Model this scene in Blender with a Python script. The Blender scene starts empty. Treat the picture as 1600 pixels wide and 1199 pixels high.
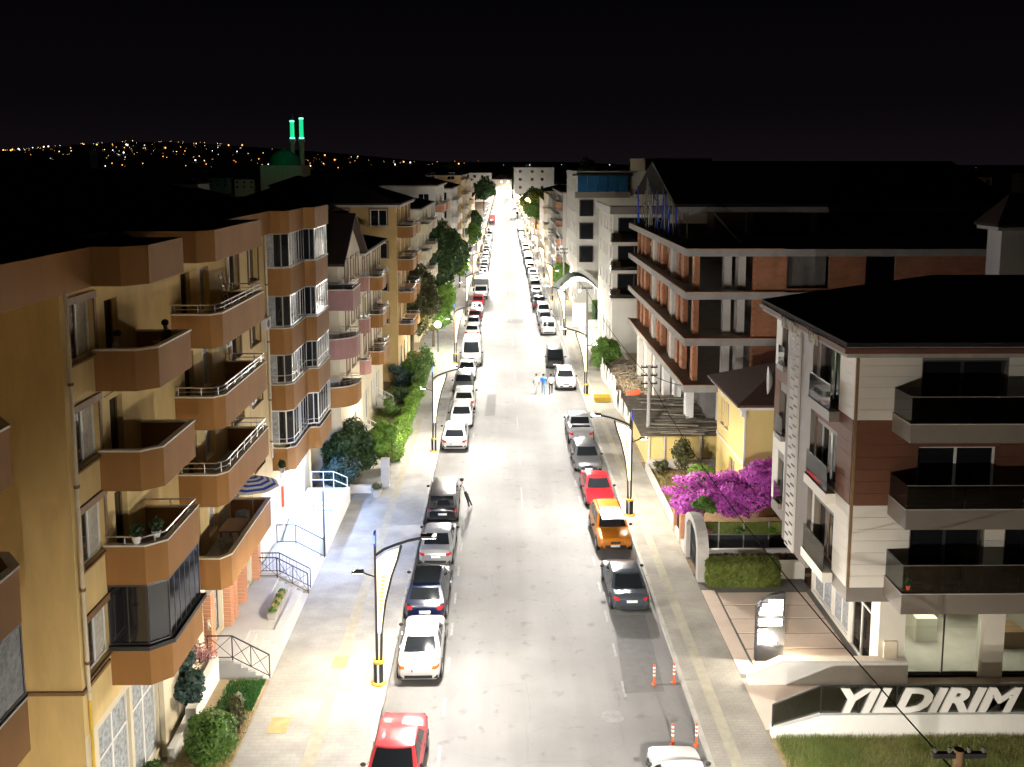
import bpy, bmesh, math, random
from mathutils import Vector, Matrix
rnd = random.Random(11)
sc = bpy.context.scene
COL = sc.collection
R = math.radians

# ---------------------------------------------------------------- camera
cam_d = bpy.data.cameras.new('camera'); cam = bpy.data.objects.new('camera', cam_d); COL.objects.link(cam)
cam_d.sensor_width = 36.0; cam_d.lens = 1450/1600*36; cam_d.shift_y = -(599.5-438)/1600
cam_d.clip_start = 0.5; cam_d.clip_end = 12000
cam.location = (0, 0, 20); cam.rotation_euler = (R(90-7.1), 0, -math.atan(15*math.cos(R(7.1))/1450))
sc.camera = cam
# ---------------------------------------------------------------- night sky (city glow near the horizon)
world = bpy.data.worlds.new('World'); sc.world = world; world.use_nodes = True
wn = world.node_tree; wn.nodes.clear()
tc = wn.nodes.new('ShaderNodeTexCoord'); sx = wn.nodes.new('ShaderNodeSeparateXYZ'); rp = wn.nodes.new('ShaderNodeValToRGB')
bg = wn.nodes.new('ShaderNodeBackground'); wo = wn.nodes.new('ShaderNodeOutputWorld')
wn.links.new(tc.outputs['Generated'], sx.inputs[0]); wn.links.new(sx.outputs['Z'], rp.inputs[0])
cr = rp.color_ramp; cr.elements[0].position = 0.0; cr.elements[0].color = (.0030, .0022, .0030, 1)
cr.elements[1].position = .22; cr.elements[1].color = (.0004, .0003, .00045, 1)
e = cr.elements.new(.06); e.color = (.0015, .0011, .0016, 1)
wn.links.new(rp.outputs[0], bg.inputs[0]); bg.inputs[1].default_value = 1.0; wn.links.new(bg.outputs[0], wo.inputs[0])
# ---------------------------------------------------------------- exposure
sc.view_settings.view_transform = 'Standard'; sc.view_settings.look = 'None'
sc.view_settings.exposure = 0.92; sc.view_settings.gamma = 1.0
sc.render.engine = 'CYCLES'
cy = sc.cycles
cy.max_bounces = 7; cy.diffuse_bounces = 4; cy.glossy_bounces = 3; cy.transparent_max_bounces = 8; cy.transmission_bounces = 3
cy.sample_clamp_indirect = 4.0; cy.use_denoising = True; cy.caustics_reflective = False; cy.caustics_refractive = False
LAMP_W = 3000.0        # radiant power of one street lamp head

# ---------------------------------------------------------------- materials
MATS = {}
def mat(name, col, rough=.8, var=.12, scale=3.0, bump=0.0, metal=0.0, spec=.4, bscale=None, streak=False):
    """principled surface whose colour is broken up by noise; optional fine relief"""
    if name in MATS: return MATS[name]
    m = bpy.data.materials.new(name); m.use_nodes = True; t = m.node_tree; n = t.nodes; b = n['Principled BSDF']
    b.inputs['Roughness'].default_value = rough; b.inputs['Metallic'].default_value = metal; b.inputs['Specular IOR Level'].default_value = spec
    b.inputs['Base Color'].default_value = (*col, 1)
    if var > 0:
        c = n.new('ShaderNodeTexCoord'); nz = n.new('ShaderNodeTexNoise'); nz.inputs['Scale'].default_value = scale; nz.inputs['Detail'].default_value = 6
        nz.inputs['Roughness'].default_value = .65
        if streak:
            mp = n.new('ShaderNodeMapping'); mp.inputs['Scale'].default_value = (1, 1, .22); t.links.new(c.outputs['Object'], mp.inputs[0]); t.links.new(mp.outputs[0], nz.inputs['Vector'])
        else: t.links.new(c.outputs['Object'], nz.inputs['Vector'])
        r_ = n.new('ShaderNodeValToRGB'); r_.color_ramp.elements[0].position = .3; r_.color_ramp.elements[1].position = .72
        r_.color_ramp.elements[0].color = (*[x*(1-var) for x in col], 1); r_.color_ramp.elements[1].color = (*[min(1, x*(1+var)) for x in col], 1)
        t.links.new(nz.outputs['Fac'], r_.inputs[0]); t.links.new(r_.outputs[0], b.inputs['Base Color'])
    if bump > 0:
        c2 = n.new('ShaderNodeTexCoord'); nb = n.new('ShaderNodeTexNoise'); nb.inputs['Scale'].default_value = bscale or 30; nb.inputs['Detail'].default_value = 5
        bp = n.new('ShaderNodeBump'); bp.inputs['Strength'].default_value = bump; bp.inputs['Distance'].default_value = .03
        t.links.new(c2.outputs['Object'], nb.inputs['Vector']); t.links.new(nb.outputs['Fac'], bp.inputs['Height']); t.links.new(bp.outputs[0], b.inputs['Normal'])
    MATS[name] = m; return m
def emit(name, col, s):
    if name in MATS: return MATS[name]
    m = bpy.data.materials.new(name); m.use_nodes = True; b = m.node_tree.nodes['Principled BSDF']
    b.inputs['Base Color'].default_value = (*[min(1, c*.8) for c in col], 1); b.inputs['Emission Color'].default_value = (*col, 1); b.inputs['Emission Strength'].default_value = s
    MATS[name] = m; return m
def clear_glass(name, tint, gloss=.12):
    m = bpy.data.materials.new(name); m.use_nodes = True; t = m.node_tree; n = t.nodes; n.remove(n['Principled BSDF'])
    tr = n.new('ShaderNodeBsdfTransparent'); tr.inputs[0].default_value = (*tint, 1); g = n.new('ShaderNodeBsdfGlossy'); g.inputs['Roughness'].default_value = .04
    fr = n.new('ShaderNodeFresnel'); fr.inputs[0].default_value = 1.5; ad = n.new('ShaderNodeMath'); ad.operation = 'ADD'; ad.inputs[1].default_value = gloss-.04
    mx = n.new('ShaderNodeMixShader'); t.links.new(fr.outputs[0], ad.inputs[0]); t.links.new(ad.outputs[0], mx.inputs[0]); t.links.new(tr.outputs[0], mx.inputs[1]); t.links.new(g.outputs[0], mx.inputs[2])
    t.links.new(mx.outputs[0], n['Material Output'].inputs[0]); MATS[name] = m; return m
def brickmat(name, c1, c2, mortar, scale, bw=.5, rh=.25, ms=.02, rough=.85, bump=.5, rot=(0, 0, 0), var=.15):
    m = bpy.data.materials.new(name); m.use_nodes = True; t = m.node_tree; n = t.nodes; b = n['Principled BSDF']; b.inputs['Roughness'].default_value = rough
    c = n.new('ShaderNodeTexCoord'); mp = n.new('ShaderNodeMapping'); mp.inputs['Rotation'].default_value = rot; br = n.new('ShaderNodeTexBrick')
    br.inputs['Color1'].default_value = (*c1, 1); br.inputs['Color2'].default_value = (*c2, 1); br.inputs['Mortar'].default_value = (*mortar, 1)
    br.inputs['Scale'].default_value = scale; br.inputs['Mortar Size'].default_value = ms; br.inputs['Brick Width'].default_value = bw; br.inputs['Row Height'].default_value = rh
    nz = n.new('ShaderNodeTexNoise'); nz.inputs['Scale'].default_value = .7; nz.inputs['Detail'].default_value = 7
    rr = n.new('ShaderNodeMapRange'); rr.inputs['To Min'].default_value = 1-var*1.6; rr.inputs['To Max'].default_value = 1+var
    rr.inputs['From Min'].default_value = .3; rr.inputs['From Max'].default_value = .7
    mm = n.new('ShaderNodeVectorMath'); mm.operation = 'SCALE'
    t.links.new(c.outputs['Object'], mp.inputs[0]); t.links.new(mp.outputs[0], br.inputs['Vector']); t.links.new(c.outputs['Object'], nz.inputs['Vector'])
    t.links.new(nz.outputs['Fac'], rr.inputs[0]); t.links.new(br.outputs['Color'], mm.inputs[0]); t.links.new(rr.outputs[0], mm.inputs['Scale']); t.links.new(mm.outputs[0], b.inputs['Base Color'])
    bp = n.new('ShaderNodeBump'); bp.inputs['Strength'].default_value = bump; bp.inputs['Distance'].default_value = .01; bp.invert = True
    t.links.new(br.outputs['Fac'], bp.inputs['Height']); t.links.new(bp.outputs[0], b.inputs['Normal']); MATS[name] = m; return m
def leafmat(name, dark, light, scale=1.4, rough=.55, trans=.25):
    m = bpy.data.materials.new(name); m.use_nodes = True; t = m.node_tree; n = t.nodes; b = n['Principled BSDF']; b.inputs['Roughness'].default_value = rough
    c = n.new('ShaderNodeTexCoord'); nz = n.new('ShaderNodeTexNoise'); nz.inputs['Scale'].default_value = scale; nz.inputs['Detail'].default_value = 8; nz.inputs['Roughness'].default_value = .8
    r_ = n.new('ShaderNodeValToRGB'); r_.color_ramp.elements[0].position = .36; r_.color_ramp.elements[1].position = .66
    r_.color_ramp.elements[0].color = (*dark, 1); r_.color_ramp.elements[1].color = (*light, 1)
    t.links.new(c.outputs['Object'], nz.inputs['Vector']); t.links.new(nz.outputs['Fac'], r_.inputs[0]); t.links.new(r_.outputs[0], b.inputs['Base Color'])
    tl = n.new('ShaderNodeBsdfTranslucent'); t.links.new(r_.outputs[0], tl.inputs[0]); mx = n.new('ShaderNodeMixShader'); mx.inputs[0].default_value = trans
    t.links.new(b.outputs[0], mx.inputs[1]); t.links.new(tl.outputs[0], mx.inputs[2]); t.links.new(mx.outputs[0], n['Material Output'].inputs[0]); MATS[name] = m; return m

def asphalt():
    m = bpy.data.materials.new('asphalt'); m.use_nodes = True; t = m.node_tree; n = t.nodes; b = n['Principled BSDF']; b.inputs['Roughness'].default_value = .62; b.inputs['Specular IOR Level'].default_value = .4
    c = n.new('ShaderNodeTexCoord')
    def noise(s, d, vec=None):
        z = n.new('ShaderNodeTexNoise'); z.inputs['Scale'].default_value = s; z.inputs['Detail'].default_value = d; t.links.new(vec or c.outputs['Object'], z.inputs['Vector']); return z
    mp = n.new('ShaderNodeMapping'); mp.inputs['Scale'].default_value = (1, .07, 1); t.links.new(c.outputs['Object'], mp.inputs[0])
    a = noise(.35, 8); s = noise(.9, 6, mp.outputs[0]); f = noise(26, 3)
    r1 = n.new('ShaderNodeValToRGB'); r1.color_ramp.elements[0].position = .34; r1.color_ramp.elements[0].color = (.138, .134, .129, 1); r1.color_ramp.elements[1].position = .66; r1.color_ramp.elements[1].color = (.178, .173, .166, 1)
    t.links.new(a.outputs['Fac'], r1.inputs[0])
    r2 = n.new('ShaderNodeMapRange'); r2.inputs['From Min'].default_value = .3; r2.inputs['From Max'].default_value = .7; r2.inputs['To Min'].default_value = .86; r2.inputs['To Max'].default_value = 1.1; t.links.new(s.outputs['Fac'], r2.inputs[0])
    r3 = n.new('ShaderNodeMapRange'); r3.inputs['To Min'].default_value = .8; r3.inputs['To Max'].default_value = 1.2; t.links.new(f.outputs['Fac'], r3.inputs[0])
    v1 = n.new('ShaderNodeVectorMath'); v1.operation = 'SCALE'; v2 = n.new('ShaderNodeVectorMath'); v2.operation = 'SCALE'
    t.links.new(r1.outputs[0], v1.inputs[0]); t.links.new(r2.outputs[0], v1.inputs['Scale']); t.links.new(v1.outputs[0], v2.inputs[0]); t.links.new(r3.outputs[0], v2.inputs['Scale']); sp = noise(1.7, 9); r4 = n.new('ShaderNodeMapRange'); r4.inputs['From Min'].default_value = .60; r4.inputs['From Max'].default_value = .74; r4.inputs['To Min'].default_value = 1; r4.inputs['To Max'].default_value = .62; t.links.new(sp.outputs['Fac'], r4.inputs[0])
    vo = n.new('ShaderNodeTexVoronoi'); vo.feature = 'DISTANCE_TO_EDGE'; vo.inputs['Scale'].default_value = .23; wv = n.new('ShaderNodeVectorMath'); wv.operation = 'MULTIPLY_ADD'; wv.inputs[1].default_value = (.9, .9, .9); t.links.new(a.outputs['Color'], wv.inputs[0]); t.links.new(c.outputs['Object'], wv.inputs[2]); t.links.new(wv.outputs[0], vo.inputs['Vector'])
    r5 = n.new('ShaderNodeMapRange'); r5.inputs['From Min'].default_value = .0; r5.inputs['From Max'].default_value = .006; r5.inputs['To Min'].default_value = .86; r5.inputs['To Max'].default_value = 1; t.links.new(vo.outputs['Distance'], r5.inputs[0])
    v3 = n.new('ShaderNodeVectorMath'); v3.operation = 'SCALE'; v4 = n.new('ShaderNodeVectorMath'); v4.operation = 'SCALE'; t.links.new(v2.outputs[0], v3.inputs[0]); t.links.new(r4.outputs[0], v3.inputs['Scale']); t.links.new(v3.outputs[0], v4.inputs[0]); t.links.new(r5.outputs[0], v4.inputs['Scale']); t.links.new(v4.outputs[0], b.inputs['Base Color'])
    bp = n.new('ShaderNodeBump'); bp.inputs['Strength'].default_value = .25; bp.inputs['Distance'].default_value = .01; t.links.new(f.outputs['Fac'], bp.inputs['Height']); t.links.new(bp.outputs[0], b.inputs['Normal'])
    MATS['asphalt'] = m; return m

M = MATS
asphalt()
mat('peach', (.66, .49, .215), .9, .17, .8, .25, streak=True); mat('brown_band', (.285, .138, .040), .85, .14, .8, .2, streak=True); mat('cream', (.66, .58, .42), .9, .08, .7, .2, streak=True)
mat('white_wall', (.72, .69, .62), .85, .07, .6, .15, streak=True); mat('warm_white', (.70, .62, .47), .85, .08, .6, .15, streak=True); mat('yellow_wall', (.70, .55, .22), .85, .08, .7, .2, streak=True); mat('rose_band', (.34, .19, .17), .85, .08, 1.0, .2)
mat('ochre', (.55, .38, .16), .9, .1, .8, .2); mat('brown_panel', (.13, .052, .026), .7, .12, 2.2, .1); mat('white_panel', (.72, .67, .58), .6, .04, 1.1, .05); mat('grey_panel', (.20, .175, .15), .6, .06, 1.5)
mat('roof_tile', (.045, .028, .022), .9, .25, 5, .6, bscale=14); mat('roof_brown', (.095, .05, .036), .85, .25, 5, .6, bscale=14); mat('roof_dark', (.016, .014, .014), .9, .2, 3)
mat('coping', (.72, .66, .56), .6, .06); mat('wood_trim', (.22, .13, .06), .7, .15, 4); mat('window_white', (.75, .74, .70), .45, .04); mat('window_dark', (.05, .045, .042), .4, .05)
mat('glass_dark', (.012, .013, .015), .06, 0, spec=.6); mat('glass_room', (.05, .04, .03), .08, .5, 1.2, spec=.6); mat('curtain', (.50, .46, .38), .9, .25, 6); mat('curtain_grey', (.34, .36, .37), .8, .5, 7)
clear_glass('clear_glass', (.86, .92, .90), .10); clear_glass('smoked_glass', (.30, .31, .30), .13)
mat('steel', (.55, .55, .54), .3, .05, metal=.9); mat('iron', (.028, .028, .03), .5, .1); mat('pole_dark', (.035, .034, .036), .45, .1); mat('pole_chrome', (.62, .62, .62), .25, .05, metal=.9)
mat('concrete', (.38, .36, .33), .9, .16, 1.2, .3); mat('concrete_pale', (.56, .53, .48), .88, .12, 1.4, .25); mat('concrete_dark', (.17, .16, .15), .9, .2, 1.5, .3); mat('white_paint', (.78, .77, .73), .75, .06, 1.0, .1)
mat('stone_terrace', (.58, .57, .56), .55, .10, 1.1, .1); mat('kerb_stone', (.40, .38, .34), .85, .14, 2.0, .3); mat('tactile', (.37, .34, .265), .85, .14, 2.5, .3); mat('road_paint', (.26, .255, .248), .7, .35, 5); mat('road_patch', (.128, .125, .121), .75, .15, 3, .2)
mat('bark', (.11, .075, .05), .95, .25, 9, .6); mat('soil', (.20, .14, .085), .95, .3, 3, .6, bscale=8); mat('dry_soil', (.36, .28, .18), .95, .28, 1.6, .7, bscale=6); mat('rubble', (.42, .34, .25), .95, .3, 3, .5)
mat('yellow_paint', (.62, .42, .05), .5, .1); mat('orange_plastic', (.70, .10, .03), .45, .05); mat('reflective_white', (.80, .80, .78), .4, .03); mat('blue_panel', (.03, .08, .55), .45, .05)
mat('terracotta', (.50, .22, .09), .9, .1, 3, .3); mat('brick_orange', (.56, .27, .15), .85, .15, 3, .3)
mat('tyre', (.012, .012, .012), .85, .1); mat('rim', (.42, .42, .43), .3, .05, metal=.8); mat('black_plastic', (.022, .022, .023), .6, .05); mat('car_glass', (.012, .014, .016), .05, 0, spec=.7); mat('head_glass', (.55, .56, .58), .12, .05, metal=.4); mat('tail_red', (.50, .02, .02), .18, .05); mat('tail_amber', (.62, .20, .02), .2, .05); mat('plate', (.78, .78, .76), .45, .03); mat('plate_blue', (.02, .06, .35), .4, .0); mat('chrome', (.75, .75, .75), .12, 0, metal=1.0)
brickmat('wall_brick', (.40, .15, .07), (.46, .19, .09), (.30, .19, .12), 1.0, .40, .20, .012, rot=(R(90), 0, 0)); brickmat('wall_brick_side', (.40, .15, .07), (.46, .19, .09), (.30, .19, .12), 1.0, .40, .20, .012, rot=(R(90), 0, R(90)))
brickmat('pavers', (.31, .29, .25), (.345, .32, .275), (.275, .255, .22), 1.0, .30, .15, .012, .85, .4)
brickmat('pavers_left', (.345, .335, .315), (.37, .36, .335), (.315, .305, .285), 1.0, .40, .20, .012, .85, .4)
leafmat('leaf_dark', (.016, .040, .012), (.062, .115, .030)); leafmat('leaf_mid', (.045, .11, .018), (.165, .29, .052), trans=.3); leafmat('leaf_bright', (.10, .21, .025), (.28, .46, .07), trans=.35); leafmat('leaf_blue', (.018, .045, .040), (.065, .12, .10)); leafmat('leaf_olive', (.045, .050, .018), (.13, .13, .05)); leafmat('bloom', (.56, .07, .52), (.92, .24, .86), 2.2, .6, .3); leafmat('hedge_leaf', (.075, .105, .015), (.21, .25, .045)); leafmat('leaf_brown', (.05, .03, .015), (.13, .08, .035)); leafmat('grass_blade', (.09, .14, .028), (.25, .32, .08), .8); leafmat('grass_lush', (.035, .11, .025), (.07, .22, .05), .8); leafmat('grass_dry', (.30, .24, .10), (.48, .40, .19), 1.2); leafmat('flower_pink', (.35, .15, .15), (.6, .35, .33), 4)
mat('cable_black', (.004, .004, .004), .95, 0, spec=.05); mat('plaza_stone', (.68, .55, .45), .7, .08, .9, .1)
emit('led_white', (1.0, .96, .90), 30); emit('banner_light', (1.0, .80, .50), 1.5); emit('banner_amber', (1.0, .45, .10), .6); emit('banner_disc', (1.0, .92, .80), 4); emit('banner_logo', (1.0, .30, .06), 1.6); emit('blue_light', (.12, .22, 1.0), 1.6); emit('blue_led', (.38, .55, 1.0), 30); emit('sign_white', (1.0, .97, .92), 14); emit('text_light', (1.0, .93, .80), 12); emit('sodium', (1.0, .42, .05), 60); emit('lit_window', (.62, .80, .85), .8); emit('lit_warm', (1.0, .78, .40), 1.1); emit('garden_bulb', (.90, 1.0, .62), 22); emit('shaft_green_glow', (.02, 1.0, .40), .42); emit('neon_white_green', (.25, 1.0, .65), 1.1)

# ---------------------------------------------------------------- mesh and object helpers
WPOS = {}
class MB:
    def __init__(s): s.v = []; s.f = []
    def add(s, vs, fs):
        o = len(s.v); s.v += [tuple(p) for p in vs]; s.f += [tuple(i+o for i in f) for f in fs]; return s
    def box(s, x0, x1, y0, y1, z0, z1):
        return s.add([(x0, y0, z0), (x1, y0, z0), (x1, y1, z0), (x0, y1, z0), (x0, y0, z1), (x1, y0, z1), (x1, y1, z1), (x0, y1, z1)], [(0, 3, 2, 1), (4, 5, 6, 7), (0, 1, 5, 4), (1, 2, 6, 5), (2, 3, 7, 6), (3, 0, 4, 7)])
    def quad(s, a, b, c, d): return s.add([a, b, c, d], [(0, 1, 2, 3)])
    def prism(s, pts, z0, z1):
        n = len(pts)
        ar = sum(pts[i][0]*pts[(i+1) % n][1]-pts[(i+1) % n][0]*pts[i][1] for i in range(n))
        if ar < 0: pts = pts[::-1]
        return s.add([(x, y, z0) for x, y in pts]+[(x, y, z1) for x, y in pts], [tuple(range(n))[::-1], tuple(range(n, 2*n))]+[(i, (i+1) % n, n+(i+1) % n, n+i) for i in range(n)])
    def ribbon(s, path, t, z0, z1):
        """upright wall of thickness t on the left of an open plan path, mitred corners"""
        n = len(path); off = []
        for i in range(n):
            ds = []
            if i > 0: ds.append((path[i][0]-path[i-1][0], path[i][1]-path[i-1][1]))
            if i < n-1: ds.append((path[i+1][0]-path[i][0], path[i+1][1]-path[i][1]))
            ns = []
            for dx, dy in ds:
                l = math.hypot(dx, dy); ns.append((-dy/l, dx/l))
            nx = sum(a for a, b in ns); ny = sum(b for a, b in ns); l = math.hypot(nx, ny); nx /= l; ny /= l
            k = t/max(.35, nx*ns[0][0]+ny*ns[0][1]); off.append((path[i][0]+nx*k, path[i][1]+ny*k))
        for i in range(n-1):
            a, b, c, d = path[i], path[i+1], off[i+1], off[i]
            vs = [(*p, z0) for p in (a, b, c, d)]+[(*p, z1) for p in (a, b, c, d)]
            fs = [(0, 3, 2, 1), (4, 5, 6, 7), (0, 1, 5, 4), (2, 3, 7, 6)]
            if i == 0: fs.append((3, 0, 4, 7))
            if i == n-2: fs.append((1, 2, 6, 5))
            s.add(vs, fs)
        return s
    def tube(s, p, q, r, n=6, r2=None):
        p = Vector(p); q = Vector(q); d = (q-p)
        if d.length < 1e-6: return s
        d.normalize(); a = d.orthogonal().normalized(); b = d.cross(a); r2 = r if r2 is None else r2
        vs = [p+(a*math.cos(2*math.pi*i/n)+b*math.sin(2*math.pi*i/n))*r for i in range(n)]+[q+(a*math.cos(2*math.pi*i/n)+b*math.sin(2*math.pi*i/n))*r2 for i in range(n)]
        return s.add(vs, [tuple(range(n))[::-1], tuple(range(n, 2*n))]+[(i, (i+1) % n, n+(i+1) % n, n+i) for i in range(n)])
    def path(s, pts, r, n=6):
        for a, b in zip(pts[:-1], pts[1:]): s.tube(a, b, r, n)
        return s
    def lathe(s, prof, n=12, c=(0, 0, 0), axis='z'):
        vs = []
        for r, z in prof:
            for i in range(n):
                a = 2*math.pi*i/n
                if axis == 'z': vs.append((c[0]+r*math.cos(a), c[1]+r*math.sin(a), c[2]+z))
                else: vs.append((c[0]+z, c[1]+r*math.cos(a), c[2]+r*math.sin(a)))
        m = len(prof); fs = [(j*n+i, j*n+(i+1) % n, (j+1)*n+(i+1) % n, (j+1)*n+i) for j in range(m-1) for i in range(n)]
        fs += [tuple(range(n))[::-1], tuple(range((m-1)*n, m*n))]
        return s.add(vs, fs)
    def ball(s, c, r, n=10, k=6, sq=(1, 1, 1)):
        prof = [(max(1e-3, math.sin(math.pi*j/k)), -math.cos(math.pi*j/k)) for j in range(k+1)]
        o = len(s.v); s.lathe(prof, n)
        for i in range(o, len(s.v)):
            x, y, z = s.v[i]; s.v[i] = (c[0]+x*r*sq[0], c[1]+y*r*sq[1], c[2]+z*r*sq[2])
        return s
    def grid(s, fn, nu, nv, flip=False):
        o = len(s.v); s.v += [tuple(fn(i/nu, j/nv)) for j in range(nv+1) for i in range(nu+1)]
        for j in range(nv):
            for i in range(nu):
                q = (o+j*(nu+1)+i, o+j*(nu+1)+i+1, o+(j+1)*(nu+1)+i+1, o+(j+1)*(nu+1)+i); s.f.append(q[::-1] if flip else q)
        return s
    def build(s, name, m, parent=None, smooth=None):
        off = WPOS.get(parent, Vector((0, 0, 0))) if parent else Vector((0, 0, 0))
        me = bpy.data.meshes.new(name); me.from_pydata([(x-off.x, y-off.y, z-off.z) for x, y, z in s.v], [], s.f)
        me.materials.append(M[m] if isinstance(m, str) else m)
        if smooth:
            for p in me.polygons: p.use_smooth = True
            me.set_sharp_from_angle(angle=R(smooth))
        o = bpy.data.objects.new(name, me); COL.objects.link(o)
        if parent: o.parent = parent; WPOS[o] = off
        else: WPOS[o] = Vector((0, 0, 0))
        return o
def tag(o, label, cat, group=None):
    o['label'] = label; o['category'] = cat
    if group: o['group'] = group
    return o
def thing(name, label, cat, loc=(0, 0, 0), group=None):
    o = bpy.data.objects.new(name, None); COL.objects.link(o); o.location = loc; o.empty_display_size = .2; WPOS[o] = Vector(loc)
    return tag(o, label, cat, group)
def struct(name, mb, m, kind='structure'):
    o = mb.build(name, m); o['kind'] = kind; return o
def dup(root, loc, rz=0, label=None, mats=None, group=None, sc_=None):
    """copy of a thing with copies of its parts and sub-parts; mats swaps named materials on the copies"""
    def cp(o, par):
        c = o.copy(); COL.objects.link(c); c.parent = par
        if mats and o.type == 'MESH':
            for sl in c.material_slots:
                if sl.material and sl.material.name in mats: 
                    mm = M[mats[sl.material.name]]; sl.link = 'OBJECT'; sl.material = mm
        for ch in o.children: cp(ch, c)
        return c
    r_ = cp(root, None); r_.location = loc; r_.rotation_euler = (0, 0, rz); WPOS[r_] = Vector(loc)
    if sc_: r_.scale = sc_
    if label: r_['label'] = label
    if group: r_['group'] = group
    return r_
def text_mesh(name, body, size, m, parent, loc, rot, ext=.02, shear=0, bold=0, align='LEFT', sx=1):
    cu = bpy.data.curves.new(name, 'FONT'); cu.body = body; cu.size = size; cu.extrude = ext; cu.shear = shear; cu.offset = bold; cu.align_x = align; cu.resolution_u = 3
    t = bpy.data.objects.new(name, cu); COL.objects.link(t); dg = bpy.context.evaluated_depsgraph_get(); me = bpy.data.meshes.new_from_object(t.evaluated_get(dg)); bpy.data.objects.remove(t)
    me.materials.clear(); me.materials.append(M[m]); o = bpy.data.objects.new(name, me); COL.objects.link(o)
    off = WPOS.get(parent, Vector((0, 0, 0))); o.parent = parent; o.location = Vector(loc)-off; o.rotation_euler = rot; o.scale = (sx, 1, 1); WPOS[o] = off; return o

class Plane:
    """an upright plan line p0 -> p1; its outward side is to the right of the direction"""
    def __init__(s, p0, p1):
        s.p0 = p0; dx, dy = p1[0]-p0[0], p1[1]-p0[1]; s.W = math.hypot(dx, dy); s.u = (dx/s.W, dy/s.W); s.n = (s.u[1], -s.u[0])
    def pt(s, u, d, z): return (s.p0[0]+s.u[0]*u+s.n[0]*d, s.p0[1]+s.u[1]*u+s.n[1]*d, z)
def pbox(mb, pl, u0, u1, d0, d1, z0, z1):
    P = pl.pt; return mb.add([P(u0, d1, z0), P(u1, d1, z0), P(u1, d0, z0), P(u0, d0, z0), P(u0, d1, z1), P(u1, d1, z1), P(u1, d0, z1), P(u0, d0, z1)], [(0, 3, 2, 1), (4, 5, 6, 7), (0, 1, 5, 4), (1, 2, 6, 5), (2, 3, 7, 6), (3, 0, 4, 7)])
def wall(parent, name, m, pl, z0, z1, ops=(), depth=.18, u0=0, u1=None):
    """wall face with real openings and reveals"""
    u1 = pl.W if u1 is None else u1; mb = MB(); us = sorted({u0, u1}|{x for o in ops for x in o[:2]}); zs = sorted({z0, z1}|{x for o in ops for x in o[2:4]})
    us = [u for u in us if u0-1e-6 <= u <= u1+1e-6]; zs = [z for z in zs if z0-1e-6 <= z <= z1+1e-6]
    for a, b in zip(us[:-1], us[1:]):
        for c, d in zip(zs[:-1], zs[1:]):
            um, zm = (a+b)/2, (c+d)/2
            if any(o[0] < um < o[1] and o[2] < zm < o[3] for o in ops): continue
            mb.quad(pl.pt(a, 0, c), pl.pt(b, 0, c), pl.pt(b, 0, d), pl.pt(a, 0, d))
    for a, b, c, d in [o[:4] for o in ops]:
        P = pl.pt; k = -depth
        mb.quad(P(a, 0, c), P(a, k, c), P(b, k, c), P(b, 0, c)); mb.quad(P(a, 0, d), P(b, 0, d), P(b, k, d), P(a, k, d))
        mb.quad(P(a, 0, c), P(a, 0, d), P(a, k, d), P(a, k, c)); mb.quad(P(b, 0, c), P(b, k, c), P(b, k, d), P(b, 0, d))
    return mb.build(name, m, parent)
def window(parent, pl, u0, u1, z0, z1, frame='window_white', glass='glass_dark', mull=1, depth=.14, sill='coping', trim=None, transom=None, curtain=None, fw=.06):
    f = MB(); d0, d1 = -depth-.05, -depth+.02
    pbox(f, pl, u0+.003, u1-.003, d0, d1, z0+.003, z0+fw); pbox(f, pl, u0+.003, u1-.003, d0, d1, z1-fw, z1-.003); pbox(f, pl, u0+.003, u0+fw, d0, d1, z0+fw, z1-fw); pbox(f, pl, u1-fw, u1-.003, d0, d1, z0+fw, z1-fw)
    for k in range(mull):
        um = u0+(u1-u0)*(k+1)/(mull+1); pbox(f, pl, um-fw*.55, um+fw*.55, d0, d1, z0+fw, z1-fw)
    if transom: pbox(f, pl, u0+fw, u1-fw, d0, d1-.005, transom-fw*.5, transom+fw*.5)
    w = f.build('window', frame, parent)
    us = [u0+(u1-u0)*k/(mull+1) for k in range(mull+2)]
    for k, (a, b) in enumerate(zip(us[:-1], us[1:])):
        g = curtain[k % len(curtain)] if curtain else glass
        pbox(MB(), pl, a+.03, b-.03, -depth-.03, -depth-.015, z0+.03, z1-.03).build('pane', g, w)
    if sill: pbox(MB(), pl, u0-.08, u1+.08, -depth+.021, .07, z0-.06, z0-.002).build('sill', sill, w)
    if trim:
        t = MB(); pbox(t, pl, u0-.14, u1+.14, .002, .07, z1+.002, z1+.2); pbox(t, pl, u0-.13, u0-.002, .002, .05, z0, z1); pbox(t, pl, u1+.002, u1+.13, .002, .05, z0, z1)
        t.build('surround', trim, w)
    return w
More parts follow.
